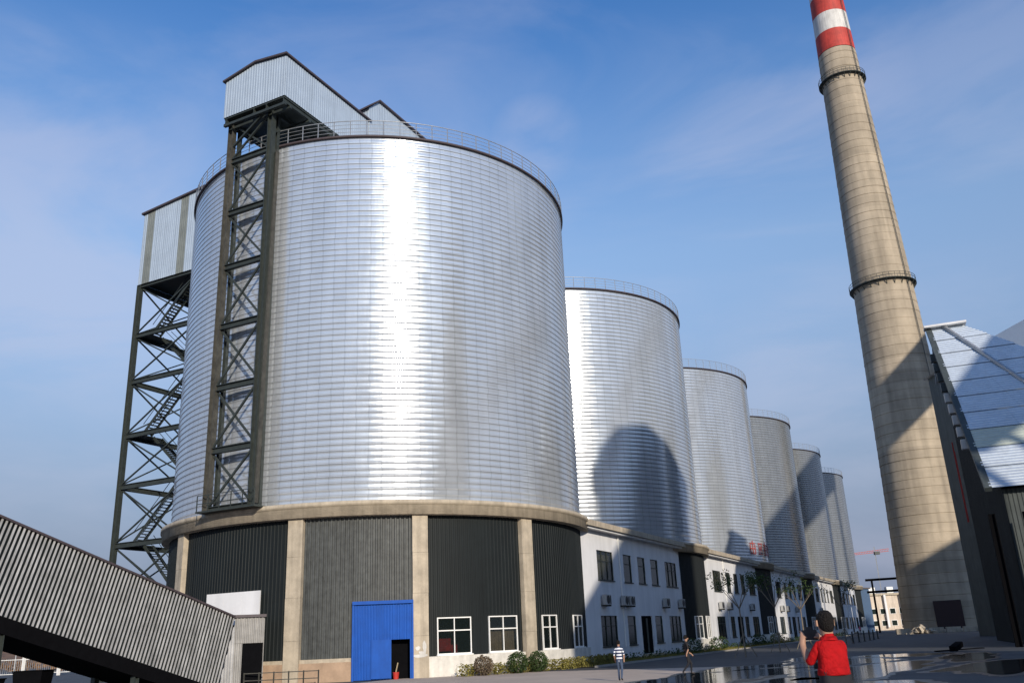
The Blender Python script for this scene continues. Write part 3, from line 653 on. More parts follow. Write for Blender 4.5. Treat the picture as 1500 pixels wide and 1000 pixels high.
# upright end house with a dark doorway
eh = thing('end_house', 'short ribbed end house with black doorway at the conveyor foot', 'end house', (-16.5, 55.2, 0))
E0 = FT.copy(); E1 = Vector((-15.72, 55.55, 3.9)); en = Vector((.22, -.97, 0)).normalized()
hz2 = (E1-E0).normalized(); en = Vector((hz2.y, -hz2.x, 0))
def ep(f, z): p = E0.lerp(E1, f); return Vector((p.x, p.y, z))
sheets(eh, 'wall_sheet', ep(0, 2.45), ep(1, 2.45), ep(0, 3.9), ep(1, 3.9), en, M_end, .8, .2, .05)
sheets(eh, 'wall_sheet', ep(0, 0), ep(.28, 0), ep(0, 2.44), ep(.28, 2.44), en, M_end, .5, .2, .05)
m = MB(); m.box((ep(.62, 1.22))-en*.1, hz2*.62, en*.02, Z3*1.22); m.build('doorway', M_black, eh)
m = MB(); m.box(ep(.5, 4.0)-en*1.4, hz2*.95, en*1.55, Z3*.08); m.build('roof', M_rim, eh)
sheets(eh, 'wall_sheet', ep(1, 0), ep(1, 0)-en*2.8, ep(1, 3.9), ep(1, 3.9)-en*2.8, hz2, M_end, .8, .2, .05)
# white board on the drum behind
wb = thing('white_hoarding', 'plain white boards fixed to the drum behind the conveyor foot', 'hoarding', cyl(-116.3, 16.8, 3.6))
o, x, n = flat_frame(-116.3, 16.42)
for i in range(3):
    m = MB(); m.box(o+x*(-1.5+i*1.5)+Z3*4.6+n*random.uniform(0, .015), x*.747, n*.05, Z3*1.0); m.build('board', M_white, wb)
# railing in front of the plinth
gr_ = thing('barrier_rail', 'dark tubular barrier in front of the brick plinth left of the gate', 'barrier', W(-20, -3, 0))
P0, P1 = Vector((-16.6, 55.0, 0)), Vector((-12.2, 54.9, 0)); m = MB()
for h in (.35, .75): m.bar(P0+Z3*h, P1+Z3*h, .05)
m.build('rail', M_rust, gr_)
for k in range(6):
    m = MB(); p = P0.lerp(P1, k/5); m.bar(p, p+Z3*.8, .06); m.build('post', M_rust, gr_)

# ------------------------------------------------------------------ chimney
CH = np.array([79.39, 174.0]); CHH = 165
chim = thing('chimney', 'very tall tapering concrete chimney with red and white top bands', 'chimney', (*CH, 0))
rz = lambda z: 7.9-.0295*z
prof = []; z = 0
while z < 127.3:
    zz = min(z+random.uniform(1.6, 2.2), 127.4); q = random.uniform(.02, .06); prof += [(rz(z)+q, z), (rz(zz)+.0, zz-.16), (rz(zz)-q, zz-.10)]; z = zz
m = MB(); m.lathe(CH, prof, 96); m.build('shaft', M_chim, chim, True)
for (a, b, mt) in ((127.4, 132.5, M_red), (132.5, 137.6, M_cwhite), (137.6, 142.7, M_red), (142.7, 147.8, M_cwhite), (147.8, 153, M_red), (153, 158.5, M_cwhite), (158.5, CHH, M_red)):
    m = MB(); m.lathe(CH, [(rz(a), a), (rz(b), b)], 96); m.build('paint_band', mt, chim)
for zc in (69.0, 119.8):
    r = rz(zc); m = MB(); m.lathe(CH, [(r-.1, zc-.15), (r+.8, zc-.1), (r+.8, zc+.05), (r-.1, zc+.05)], 64)
    pf = m.build('platform', M_frame, chim)
    m = MB()
    for h in (.6, 1.15): m.lathe(CH, [(r+.72, zc+h), (r+.78, zc+h), (r+.78, zc+h+.07), (r+.72, zc+h+.07)], 64)
    for i in range(36): m.bar(cyl(i*10, r+.75, zc, CH), cyl(i*10, r+.75, zc+1.2, CH), .07)
    m.build('railing', M_frame, pf)
    m = MB()
    for i in range(24): m.bar(cyl(i*15, r+.7, zc-.15, CH), cyl(i*15, r-.1, zc-1.3, CH), .14)
    m.build('bracket_row', M_frame, pf)['kind'] = 'stuff'
m = MB(); aL = -62
for k in (-.25, .25): m.bar(cyl(aL+k*3, rz(3)+.3, 3, CH), cyl(aL+k*3, rz(150)+.3, 150, CH), .07)
z = 3.
while z < 150: m.bar(cyl(aL-.8, rz(z)+.3, z, CH), cyl(aL+.8, rz(z)+.3, z, CH), .05); z += .6
m.build('ladder', M_frame, chim)
o, x, n = flat_frame(-112, 7.82, CH); m = MB(); m.box(o+Z3*2.7, x*2.3, n*.3, Z3*2.7); m.build('door', mat('dark_red_door', (.028, .010, .010), .6), chim)
m = MB(); m.lathe(CH, [(9.4, 0), (9.4, .5), (7.8, .55)], 64); m.build('plinth', M_conc, chim)

chim.rotation_euler = (0, -.006, 0)

# ------------------------------------------------------------------ hall at the right edge
A = Vector((35.05, 66.0, 11.1)); ea = rad(-21); E = Vector((math.cos(ea), math.sin(ea), 0)); G = Vector((-math.sin(ea), math.cos(ea), 0))
Bp = Vector((41.8, 83.5, 29.5)); run = (Bp-A).dot(G); rise = Bp.z-A.z
hall = thing('storage_hall', 'steep-roofed metal hall at the right edge, beside the chimney', 'hall', (A.x, A.y, 0))
LH = 20.4; sl = G*run+Z3*rise; rn = E.cross(sl).normalized(); rn = rn if rn.z > 0 else -rn
def hipl(f): return 3+17.4*(1-f)
NC = 10
for i in range(NC):
    f0, f1 = i/NC, (i+1)/NC; a = A+sl*f0; b = A+sl*f1; nb = max(1, round(hipl(f0)/4))
    for j in range(nb):
        m = MB(); lo = []; hi = []; k = 7
        for q in range(k+1):   # flutes run along the eave
            for dd, h in ((0, 0), (.35, 0), (.5, .05), (.85, .05)):
                ff = min(1, (q+dd)/k); p = a.lerp(b, ff)+rn*(h+.10*(1-ff)+.012*(j % 2)); Lr = hipl(f0+(f1-f0)*ff)
                lo.append(p+E*Lr*j/nb); hi.append(p+E*(Lr*(j+1)/nb))
        c = len(lo); m.add(lo+hi, [(x_, c+x_, c+x_+1, x_+1) for x_ in range(c-1)])
        m.build('roof_sheet', M_hgreen if i == 2 else M_hroof, hall)
top = A+sl
m = MB(); m.box(top+E*1.4+Z3*.18, E*1.9, G*.7, Z3*.10); m.build('ridge_cap', M_white, hall)
GB = 23.3; kB = (GB-run)/run; zB = Z3*rise*(1-kB)
cR = A+E*LH; aB = A+G*GB+zB; cB = A+G*GB+zB+E*(3+17.4*kB); cE = A+E*LH+G*GB
m = MB(); m.hexa([p-Z3*.1 for p in (top+E*3, cR, cE, cB)]+[p+Z3*.02 for p in (top+E*3, cR, cE, cB)]); m.build('hip_roof', M_hroof, hall)
m = MB(); m.hexa([p-Z3*.1 for p in (top, top+E*3, cB, aB)]+[p+Z3*.02 for p in (top, top+E*3, cB, aB)]); m.build('rear_roof', M_hroof, hall)
# verge strip and gable wall
m = MB(); m.bar(A-E*.1-rn*.05, top-E*.1-rn*.05, .5, .35, rn); m.build('verge', M_hwall, hall)
def gp(fg, z, off=.8): p = A+G*fg+E*off; return Vector((p.x, p.y, z))
NG = 10
for i in range(NG):
    f0, f1 = GB*i/NG, GB*(i+1)/NG
    zt = lambda f: A.z-.3+rise*(f/run if f < run else 2-f/run)
    sheets(hall, 'gable_sheet', gp(f1, 0), gp(f0, 0), gp(f1, zt(f1)), gp(f0, zt(f0)), -E, M_gable, 3, .3, .05)
m = MB(); m.hexa([gp(GB-.2, 0, .8), gp(GB-.2, 0, 20), gp(GB, 0, 20), gp(GB, 0, .8), gp(GB-.2, zB.z+A.z-.3, .8), gp(GB-.2, A.z-.3, 20), gp(GB, A.z-.3, 20), gp(GB, zB.z+A.z-.3, .8)]); m.build('rear_wall', M_gable, hall)
# front wall under the eave: fascia, wall sheets, dark bay openings
def fp(l, z, d=.9): p = A+E*l+G*d; return Vector((p.x, p.y, z))
sheets(hall, 'wall_sheet', fp(.8, 0), fp(3.2, 0), fp(.8, A.z), fp(3.2, A.z), -G, M_hwall, 1.2, .3, .05)
for j in range(4):
    l0 = 3.2+j*4.2
    sheets(hall, 'wall_sheet', fp(l0, 8.6), fp(l0+4.2, 8.6), fp(l0, A.z), fp(l0+4.2, A.z), -G, M_hwall, 2.1, .3, .05)
    if j % 2 == 0: m = MB(); m.hexa([fp(l0, 0, 1.6), fp(l0+4.2, 0, 1.6), fp(l0+4.2, 0, 1.7), fp(l0, 0, 1.7)]+[fp(l0, 8.6, 1.6), fp(l0+4.2, 8.6, 1.6), fp(l0+4.2, 8.6, 1.7), fp(l0, 8.6, 1.7)]); m.build('bay_opening', M_black, hall)
    else: sheets(hall, 'wall_sheet', fp(l0, 0), fp(l0+4.2, 0), fp(l0, 8.59), fp(l0+4.2, 8.59), -G, M_hwall, 1.8, .3, .05)
    m = MB(); p = fp(l0, 0, .55); m.ibeam(p, p+Z3*8.6, .35, .4, E, .05); m.build('column', M_black, hall)
for l in (-.35, 1.9):
    m = MB(); p = fp(l, 0, -.6); m.ibeam(p, p+Z3*9.2, .42, .45, E, .06); m.build('column', M_black, hall)
m = MB(); m.bar(A+sl*1.0+E*1.2+rn*.25, A+sl*.36+E*7.3+rn*.2, .26); m.build('roof_pipe', M_galv, hall)
m = MB()
for k in range(2): m.bar(gp(23.6+k*.5, 11, .45), gp(23.6+k*.5, 18+k, .45), .12)
m.build('red_pipe', M_redp, hall)
for k in range(9):
    m = MB(); p = A+sl*(.30+.07*k)-E*.35-Z3*1.1; m.box(p, E*.35, G*.28, Z3*.4); m.build('verge_bracket', M_cwhite if k < 5 else M_hwall, hall)
# white gable of a second roof above
wg = thing('white_gabled_building', 'white gabled building top rising behind the hall at the right edge', 'building', (64, 101, 0))
m = MB(); m.hexa([(54.5, 100.4, 0), (76, 100.4, 0), (76, 112, 0), (54.5, 112, 0), (54.5, 100.4, 32.2), (76, 100.4, 32.2), (76, 112, 32.2), (54.5, 112, 32.2)]); m.build('wall', M_hwall, wg)
m = MB(); m.add([(54, 100, 32.1), (65.2, 100, 37.5), (76.5, 100, 32.1), (54, 112.5, 32.1), (65.2, 112.5, 37.5), (76.5, 112.5, 32.1)], [(0, 2, 1), (3, 4, 5), (0, 1, 4, 3), (1, 2, 5, 4), (2, 0, 3, 5)]); m.build('gable_roof', mat('bright_white_sheet', (.86, .87, .88), .6, var=.03), wg)
sheets(wg, 'gable_sheet', (55, 99.93, 31.4), (75.4, 99.93, 31.4), (55, 99.93, 32.2), (75.4, 99.93, 32.2), (0, -1, 0), M_white, 2.5, .3, .04)

# ------------------------------------------------------------------ conveyor complex right of the frame (throws the long shadows)
def sunpt(lat, a, z=0): return Vector((lat*.95106-a*.30902, lat*.30902+a*.95106, z))
lx, la = Vector((.95106, .30902, 0)), Vector((-.30902, .95106, 0))
tt = thing('transfer_tower', 'gabled conveyor transfer tower right of the photographer', 'transfer tower', sunpt(41, 14))
def prism(mb, prof, a0, a1):  # prof: list of (lat, z)
    n_ = len(prof); mb.add([sunpt(l, a0, z) for l, z in prof]+[sunpt(l, a1, z) for l, z in prof], [tuple(range(n_)), tuple(range(2*n_-1, n_-1, -1))]+[(i, n_+i, n_+(i+1) % n_, (i+1) % n_) for i in range(n_)])
m = MB(); prism(m, [(35, 0), (47, 0), (47, 42.5), (44.5, 45.6), (41.5, 47), (38, 46.2), (36, 44.2), (35, 41.8)], 10, 16); m.build('clad_wall', M_hwall, tt)
m = MB(); prism(m, [(34.8, 41.6), (36, 44.25), (38, 46.25), (41.5, 47.05), (44.5, 45.65), (47.2, 42.4), (47.4, 42.7), (44.6, 45.9), (41.5, 47.3), (37.9, 46.5), (35.8, 44.4), (34.6, 41.8)], 9.6, 16.4); m.build('roof', M_hroof, tt)
m = MB(); prism(m, [(23.5, 0), (34.98, 0), (34.98, 33.2), (33.4, 31.6), (23.5, 19.3)], 11, 15); m.build('lean_to_annex', M_hwall, tt)  # unseen lean-to, slope shaped for the shadow edge on the near office
ic = thing('high_conveyor', 'long inclined conveyor bridge climbing above the hall, right of frame', 'conveyor gallery', sunpt(90, 45))
i0, i1 = sunpt(55, 0, 36.4), sunpt(142, 98, 77.5)
for f in (.02, .34, .60, .985):
    p = i0.lerp(i1, f); m = MB()
    for k in (-2, 2): m.bar(Vector((p.x+k*1.6, p.y, 0)), Vector((p.x+k, p.y, p.z-(1.5 if f < .1 else 5))), .6)
    m.build('trestle', M_frame, ic)
dv = (i1-i0).normalized(); sv = Vector((dv.y, -dv.x, 0)).normalized()
q = [i0-sv*2, i1-sv*2, i1+sv*2, i0+sv*2]
for (fa, fb, da, db) in ((0, .15, 2.0, 6.3), (.15, .563, 6.3, 6.8), (.563, 1, 6.8, 11)):
    pa, pb_ = i0.lerp(i1, fa), i0.lerp(i1, fb); m = MB()
    m.hexa([pa-sv*2-Z3*da, pb_-sv*2-Z3*db, pb_+sv*2-Z3*db, pa+sv*2-Z3*da, pa-sv*2, pb_-sv*2, pb_+sv*2, pa+sv*2]); m.build('gallery_shell', M_hwall, ic)
m = MB(); m.hexa([p+Z3*.02-sv*.2 for p in q]+[p+Z3*.3 for p in q]); m.build('roof', M_hroof, ic)

bh = thing('shade_block', 'unseen tall block right of the frame, added to shade the chimney foot', 'building', sunpt(128, 40))  # unseen block added as shadow caster, roof slope set for the chimney foot
m = MB(); prism(m, [(112, 0), (152, 0), (152, 54), (112, 39.3)], 36, 52); m.build('clad_wall', M_hwall, bh)
m = MB(); prism(m, [(111.5, 39.2), (152.5, 54.3), (152.5, 54.7), (111.5, 39.6)], 35.5, 52.5); m.build('roof', M_hroof, bh)

# ------------------------------------------------------------------ vegetation
def leaves(mb, c, rx, ry, rz_, n, size, hollow=.35):
    for _ in range(n):
        while True:
            p = Vector((random.uniform(-1, 1), random.uniform(-1, 1), random.uniform(-1, 1)))
            if hollow < p.length < 1: break
        p = Vector((c[0]+p.x*rx, c[1]+p.y*ry, c[2]+p.z*rz_)); a = Vector((random.gauss(0, 1), random.gauss(0, 1), random.gauss(0, 1))).normalized(); b = a.orthogonal().normalized(); s_ = size*random.uniform(.6, 1.3)
        c_ = a.cross(b)
        mb.add([p-b*s_, p+c_*s_*.5, p+b*s_, p-c_*s_*.5], [(0, 1, 2, 3)])
def tree(loc, h, cr_, lab, nclump, lpc, lm, cat='tree', group='young trees along the road', lean=.3, forks=6, zlo=.55, leaf=.09, tr_r=.07):
    t = thing('young_tree', lab, cat, loc, group); L0 = Vector(loc); tk = MB(); fk = L0+Vector((random.uniform(-lean, lean)*.4, 0, h*zlo))
    tk.tube(L0, fk, tr_r, tr_r*.7, 8); tips = []
    for i in range(forks):
        a = 2*math.pi*i/forks+random.uniform(-.3, .3); e1 = fk+Vector((math.cos(a)*cr_*.55, math.sin(a)*cr_*.55, h*(1-zlo)*random.uniform(.35, .6))); tk.tube(fk, e1, tr_r*.55, tr_r*.3, 6)
        for j in range(2):
            e2 = e1+Vector((math.cos(a+random.uniform(-1, 1))*cr_*.45, math.sin(a+random.uniform(-1, 1))*cr_*.45, h*(1-zlo)*random.uniform(.2, .4))); tk.tube(e1, e2, tr_r*.28, .008, 5); tips += [e2, e1.lerp(e2, .5)]
    tk.build('trunk', M_bark, t); cm = MB()
    for i in range(nclump):
        p = random.choice(tips); q = p+Vector((random.gauss(0, .2), random.gauss(0, .2), random.gauss(0, .15))); leaves(cm, q, .5, .5, .38, lpc, leaf, 0)
    cm.build('crown', lm, t)
    for k in (-1, 1):   # support stakes
        m = MB(); m.bar(L0+Vector((k*.9, .3*k, 0)), L0+Vector((0, 0, 1.7)), .05); m.build('stake', M_bark, t)
    return t
tree((16.45, 70.1, 0), 6.3, 1.9, 'young tree with dark bushy crown before the second office', 28, 34, M_leaf)
tree((21.5, 79.1, 0), 6.6, 1.9, 'sparse young tree with pale forked limbs before the third office', 14, 26, M_leaf)
tree((26.4, 88.2, 0), 6.4, 1.7, 'young tree partly behind the red-shirted photographer', 16, 26, M_leaf)
tree((34.0, 99.0, 0), 6.8, 2.0, 'young tree farthest along the road, by the dark drums', 14, 26, M_leaf)
def shrub(az, r, rr, lm, lab):
    p = cyl(az, r, 0); s_ = thing('round_shrub', lab, 'shrub', p, 'round clipped shrubs before the first drum'); m = MB()
    leaves(m, (p.x, p.y, rr*.95), rr, rr, rr*.95, 1500, .065, .6); m.build('foliage', lm, s_)
    m = MB(); m.tube(p, p+Z3*rr, .05, .03, 6); m.build('stem', M_bark, s_)
shrub(-62.0, 18.6, .62, mat('dry_shrub_leaf', (.13, .095, .06), .8, var=.4, scale=6), 'brownish dry round shrub, left of the three before the plinth')
shrub(-54.5, 18.6, .68, M_leaf, 'dark green round shrub under the second window')
shrub(-49.8, 18.7, .66, M_leaf, 'rounded green shrub in front of the concrete pillar')
hd = thing('hedge', 'low yellow-green hedge along the white plinth of the first drum', 'hedge', cyl(-40, 18, 0))
m = MB()
for i in range(90):
    a = -66+i*.62; p = cyl(a, 18.0+random.uniform(-.35, .35), .32); leaves(m, p, .35, .35, .36+.1*random.random(), 85, .075, .2)
m.build('foliage', M_leafy, hd)
hd2 = thing('hedge', 'low dark clipped hedge along the shaded offices', 'hedge', W(30, 17.5, 0))
m = MB()
for i in range(330):
    s = 4+i*.38; t = 17.6+random.uniform(-.45, .45)
    leaves(m, W(s, t, .3), .45, .45, .32+.14*random.random(), 14, .09, .2)
m.build('foliage', M_leaf, hd2)
for i, (s, lab) in enumerate(((33.5, 'rounded dark bush before the second drum'), (52, 'rounded bush under the doorway of the second office'), (63, 'yellowish bush by the lawn edge near the thin tree'), (24, 'low dark bush under the near office windows'))):
    p = W(s, 18.0, 0); o_ = thing('bush', lab, 'bush', p, 'bushes along the office fronts'); m = MB(); leaves(m, (p.x, p.y, .7), 1.0, 1.0, .75, 500, .1, .5); m.build('foliage', M_leafy if i == 2 else M_leaf, o_)
gm = MB()
for i in range(9000):
    s = random.uniform(-2.5, 70); t = random.uniform(15.7, 19.1); p = W(s, t, .05); h = random.uniform(.08, .26); a = random.uniform(0, 6.28); d = Vector((math.cos(a), math.sin(a), 0))
    gm.add([p-d*.03, p+d*.03, p+Z3*h+d.cross(Z3)*random.uniform(-.1, .1)], [(0, 1, 2)])
gg = gm.build('grass', M_leafy); gg['kind'] = 'stuff'
# low autumn hillside and scrub far left
hm_ = MB(); n_ = 60; vv = []
for j in range(8):
    for i in range(n_):
        x = -420+i*9.0; y = 260+j*18; h = (0 if j == 0 else 16*math.sin(j/7*1.57))*max(0, 1-(x+420)/(n_*9.0)*1.02)**.7+ (1.2*math.sin(i*1.7+j)+.8*math.sin(i*.6))*(j > 0)
        vv.append((x, y, max(-.5, h)))
hm_.add(vv, [(j*n_+i, j*n_+i+1, (j+1)*n_+i+1, (j+1)*n_+i) for j in range(7) for i in range(n_-1)], True); struct('hill', hm_, M_leafa)
sc = MB()
for i in range(150):
    x = random.uniform(-190, -58); y = random.uniform(150, 235); leaves(sc, (x, y, 1.0), 2.0, 2.0, random.uniform(1.0, 2.3), 26, .42, .1)
o_ = sc.build('scrub', M_leafa); o_['kind'] = 'stuff'
# white railing fence far left
fe = thing('railing_fence', 'long pale railing fence with white posts beyond the conveyor', 'fence', (-66, 122, 0))
F0, F1 = Vector((-92, 116, 0)), Vector((-22, 140, 0))
bm_ = MB()
for k in range(300):
    p = F0.lerp(F1, k/299); bm_.bar(p+Z3*.35, p+Z3*2.3, .05)
o_ = bm_.build('bar_row', M_galv, fe); o_['kind'] = 'stuff'
for h in (.4, 2.2):
    m = MB(); m.bar(F0+Z3*h, F1+Z3*h, .08); m.build('rail', M_galv, fe)
for k in range(18):
    p = F0.lerp(F1, k/17); m = MB(); m.bar(p, p+Z3*2.75, .32); m.build('post', M_wframe, fe)
for (x, y, wx, h, lab) in ((-37.0, 70, 1.1, 1.25, 'tall black steel bin beyond the conveyor, right of its neighbour'), (-41.5, 71, 1.4, .75, 'low black steel bin at the lower left corner')):
    b_ = thing('steel_bin', lab, 'bin', (x, y, 0), 'black bins under the conveyor'); m = MB()
    m.hexa([(x-wx*.9, y-.8, .12), (x+wx*.9, y-.8, .12), (x+wx*.9, y+.8, .12), (x-wx*.9, y+.8, .12), (x-wx, y-.9, h), (x+wx, y-.9, h), (x+wx, y+.9, h), (x-wx, y+.9, h)]); m.build('body', M_black, b_)
    m = MB()
    for k in (-1, 1): m.box((x+k*wx*.6, y, .06), (.08, 0, 0), (0, .8, 0), (0, 0, .06))
    m.build('skid', M_frame, b_); m = MB(); m.box((x, y, h+.04), (wx*1.04, 0, 0), (0, .95, 0), (0, 0, .035)); m.build('lid', M_black, b_)
lp = thing('street_lamp', 'pale street lamp beyond the fence at far left', 'street lamp', (-77, 140, 0)); m = MB(); m.tube((-77, 140, 0), (-77, 140, 6.2), .1, .07, 8); m.build('pole', M_galv, lp)
m = MB(); m.box((-76.6, 140, 6.3), (.55, 0, 0), (0, .3, 0), (0, 0, .16)); m.build('lamp_head', M_wframe, lp)

# ------------------------------------------------------------------ things far down the road
M_bshed = mat('dull_blue_sheet', (.02, .07, .16), .6)
bb = thing('blue_shed', 'narrow blue clad shed past the farthest silo', 'shed', (85, 232, 0)); m = MB(); m.hexa([(80, 230, 0), (86.6, 230, 0), (86.6, 240, 0), (80, 240, 0), (80, 230, 10.6), (86.6, 230, 10.2), (86.6, 240, 10.2), (80, 240, 10.6)]); m.build('wall', M_bshed, bb)
m = MB(); m.hexa([(79.8, 229.7, 10.62), (87, 229.7, 10.22), (87, 240.2, 10.22), (79.8, 240.2, 10.62), (79.8, 229.7, 10.9), (87, 229.7, 10.5), (87, 240.2, 10.5), (79.8, 240.2, 10.9)]); m.build('roof', M_rim, bb)
fb = thing('cream_building', 'cream low building with window rows between silo and chimney', 'building', (103, 262, 0)); m = MB()
m.hexa([(92, 262, 0), (118, 262, 0), (118, 274, 0), (92, 274, 0), (92, 262, 9.4), (118, 262, 9.4), (118, 274, 9.4), (92, 274, 9.4)]); m.build('wall', mat('cream_wall', (.60, .51, .42), .85, var=.15, scale=.3, streak=.3), fb)
m = MB(); m.hexa([(91.6, 261.6, 9.42), (118.4, 261.6, 9.42), (118.4, 274.4, 9.42), (91.6, 274.4, 9.42), (91.6, 261.6, 10.0), (118.4, 261.6, 10.0), (118.4, 274.4, 10.0), (91.6, 274.4, 10.0)]); m.build('parapet', M_conc, fb)
for k in range(4):
    m = MB(); m.box((95.5+k*5.2, 266, 10.9), (.9, 0, 0), (0, .9, 0), (0, 0, .9)); m.build('roof_unit', M_galv, fb)
for k in range(5):
    m = MB(); m.box((93.2+k*4.6, 261.2, 5.2+.0*k), (.28, 0, 0), (0, .25, 0), (0, 0, 4.4)); m.build('pier', M_white, fb)
for r_ in range(2):
    for k in range(9):
        m = MB(); m.box((93.6+k*2.7, 261.94, 1.9+r_*3.2), (.85, 0, 0), (0, .05, 0), (0, 0, .8)); f_ = m.build('window', M_wframe, fb)
        m = MB(); m.box((93.6+k*2.7, 261.87, 1.9+r_*3.2), (.72, 0, 0), (0, .03, 0), (0, 0, .68)); m.build('pane', M_glassd, f_)
pb = thing('pipe_bridge', 'dark pipe bridge crossing the road before the cream building', 'pipe bridge', (86, 205, 0))
for z in (8.6, 11.2):
    m = MB(); m.bar((76.8, 205, z), (100, 203, z+.4), .5); m.build('pipe_beam', M_black, pb)
for x in (78.0, 84.5, 91):
    m = MB(); m.bar((x, 204.6, 0), (x, 204.6, 11.3), .4); m.build('leg', M_white if x == 84.5 else M_black, pb)
m = MB(); m.box((86, 204.6, 10), (.5, 0, 0), (0, .5, 0), (0, 0, 1.2)); m.build('valve_box', M_black, pb)
tk_ = thing('hopper', 'dark steel hopper beside the chimney foot', 'hopper', (82, 196, 0)); m = MB(); m.lathe((83.4, 196), [(.4, 8), (2.4, 10), (2.4, 14), (1.6, 15)], 20); m.build('bowl', M_black, tk_)
for k in range(4):
    a = k*math.pi/2+.6; m = MB(); m.bar((83.4+2*math.cos(a), 196+2*math.sin(a), 0), (83.4+2*math.cos(a), 196+2*math.sin(a), 11), .3); m.build('leg', M_black, tk_)
cn = thing('tower_crane', 'small red tower crane jib far off past the silos', 'crane', (136, 350, 0))
m = MB(); J0, J1 = Vector((118, 350, 26.6)), Vector((142, 350, 28.2))
for k in (0, .9): m.bar(J0+Z3*k*.4, J1+Z3*k, .2)
for k in range(24):
    p, q = J0.lerp(J1, k/24), J0.lerp(J1, (k+1)/24); m.bar(p, q+Z3*.7, .12)
m.build('jib', mat('faded_crane_red', (.38, .11, .10), .8), cn)
m = MB(); m.box((137.2, 350, 27.6), (1.0, 0, 0), (0, .6, 0), (0, 0, .55)); m.build('cab', M_frame, cn)
m = MB(); m.bar((136.5, 350, 0), (136.5, 350, 30), .35); m.build('mast', M_galv, cn)
for i, (x, y) in enumerate(((36.5, 104), (38.6, 108), (40.7, 112), (43, 116.5), (45.2, 121), (47.4, 125.4))):
    o_ = thing('barrier_post', ('nearest thin barrier post of the row by the far road', 'second barrier post of the row, counted from the near end', 'third barrier post of the row, counted from the near end', 'fourth barrier post of the row, counted from the near end', 'next to last barrier post, close to the far trees', 'farthest barrier post of the row by the road')[i], 'post', (x, y, 0), 'barrier posts beside the far road'); m = MB(); m.tube((x, y, 0), (x, y, 1.25), .09, .09, 8); m.build('tube', M_frame, o_); m = MB(); m.tube((x, y, .0), (x, y, .06), .2, .2, 8); m.build('foot_plate', M_frame, o_)
# low wall, sacks and rubble at the chimney foot
lw = thing('low_wall', 'low dusty wall along the chimney foot', 'wall', (84, 160, 0))
for k in range(14):
    m = MB(); p = Vector((66+k*2.5, 162.5-k*.9, 0)); m.box(p+Z3*(.45+random.uniform(-.02, .02)), (1.24, 0, 0), (0, .2, 0), (0, 0, .45)); m.build('block', M_conc, lw)
for i, (x, y, lab) in enumerate(((66.5, 156, 'pale heap of rubble left of the chimney door'), (84.5, 153.5, 'pale rubble heap right of the chimney door'))):
    o_ = thing('rubble_heap', lab, 'rubble', (x, y, 0), 'rubble heaps at the chimney foot'); m = MB()
    for k in range(40):
        r_ = random.uniform(.15, .5); a = random.uniform(0, 6.28); d = random.uniform(0, 2.6); p = Vector((x+math.cos(a)*d, y+math.sin(a)*d*.7, max(.1, (1.3-d*.45))*random.uniform(.2, 1)))
        q = Matrix.Rotation(random.uniform(0, 6), 3, Vector((random.random(), random.random(), 1)).normalized()); m.box(p, q@Vector((r_, 0, 0)), q@Vector((0, r_*.7, 0)), q@Vector((0, 0, r_*.6)))
    m.build('stone_pile', M_conc, o_)['kind'] = 'stuff'
dbm = thing('debris', 'dark broken board lying on the wet road', 'debris', (28.98, 62.8, 0)); m = MB(); m.box((29, 62.8, .10), (1.5, -.3, .05), (.1, .35, 0), (0, 0, .03)); m.build('board', M_black, dbm)
m = MB(); m.box((28.8, 62.7, .3), (.3, .1, .15), (-.1, .3, 0), (0, 0, .16)); m.build('lump', M_black, dbm)
bk = thing('red_bucket', 'small red bucket just inside the dark wicket of the blue gate', 'bucket', cyl(-78.2, 16.55, 0))
p = cyl(-78.2, 16.62, 0); m = MB(); m.tube(p+Z3*.01, p+Z3*.42, .15, .2, 14); m.build('pail', M_redp, bk); m = MB(); m.bar(p+Z3*.42, p+Z3*.95+Vector((.12, 0, 0)), .05); m.build('broom_handle', M_curt, bk)

# ------------------------------------------------------------------ people
def skin_body(name, joints, edges, root, mats, edge_mat, sub=2, rootj=0, waist=None):
    me = bpy.data.meshes.new(name); me.from_pydata([j[0] for j in joints], edges, []); o = bpy.data.objects.new(name, me); C.objects.link(o)
    sk = o.modifiers.new('skin', 'SKIN'); sk.use_smooth_shade = True
    lay = me.skin_vertices[0].data if len(me.skin_vertices) else None
    for i, j in enumerate(joints):
        lay[i].radius = j[1] if isinstance(j[1], tuple) else (j[1], j[1]); lay[i].use_root = (i == rootj)
    sb = o.modifiers.new('sub', 'SUBSURF'); sb.levels = sub; sb.render_levels = sub
    dg = bpy.context.evaluated_depsgraph_get(); ev = o.evaluated_get(dg); nm = bpy.data.meshes.new_from_object(ev); bpy.data.objects.remove(o)
    for m_ in mats: nm.materials.append(m_)
    for p in nm.polygons:
        best = None; c = p.center
        for (a, b), mi in zip(edges, edge_mat):
            A_, B_ = Vector(joints[a][0]), Vector(joints[b][0]); d = B_-A_; t = max(0, min(1, (c-A_).dot(d)/max(1e-9, d.dot(d)))); ds = (c-(A_+d*t)).length
            r0_, r1_ = [q[1][0] if isinstance(q[1], tuple) else q[1] for q in (joints[a], joints[b])]; ds /= max(.03, r0_+(r1_-r0_)*t)
            if best is None or ds < best[0]: best = (ds, mi)
        mi_ = best[1]
        if waist and mi_ in (1, 2) and abs(c.x) < .19 and .85 < c.z < 1.3 and c.y < .16: mi_ = 1 if c.z > waist else 2
        p.material_index = mi_; p.use_smooth = True
    ob = bpy.data.objects.new(name, nm); C.objects.link(ob); ob.parent = root; return ob
M_skin = mat('skin', (.36, .20, .13), .6, var=.06); M_hair = mat('black_hair', (.010, .008, .007), .75, var=.5, scale=40, bump=.8, bscale=60, spec=.2)
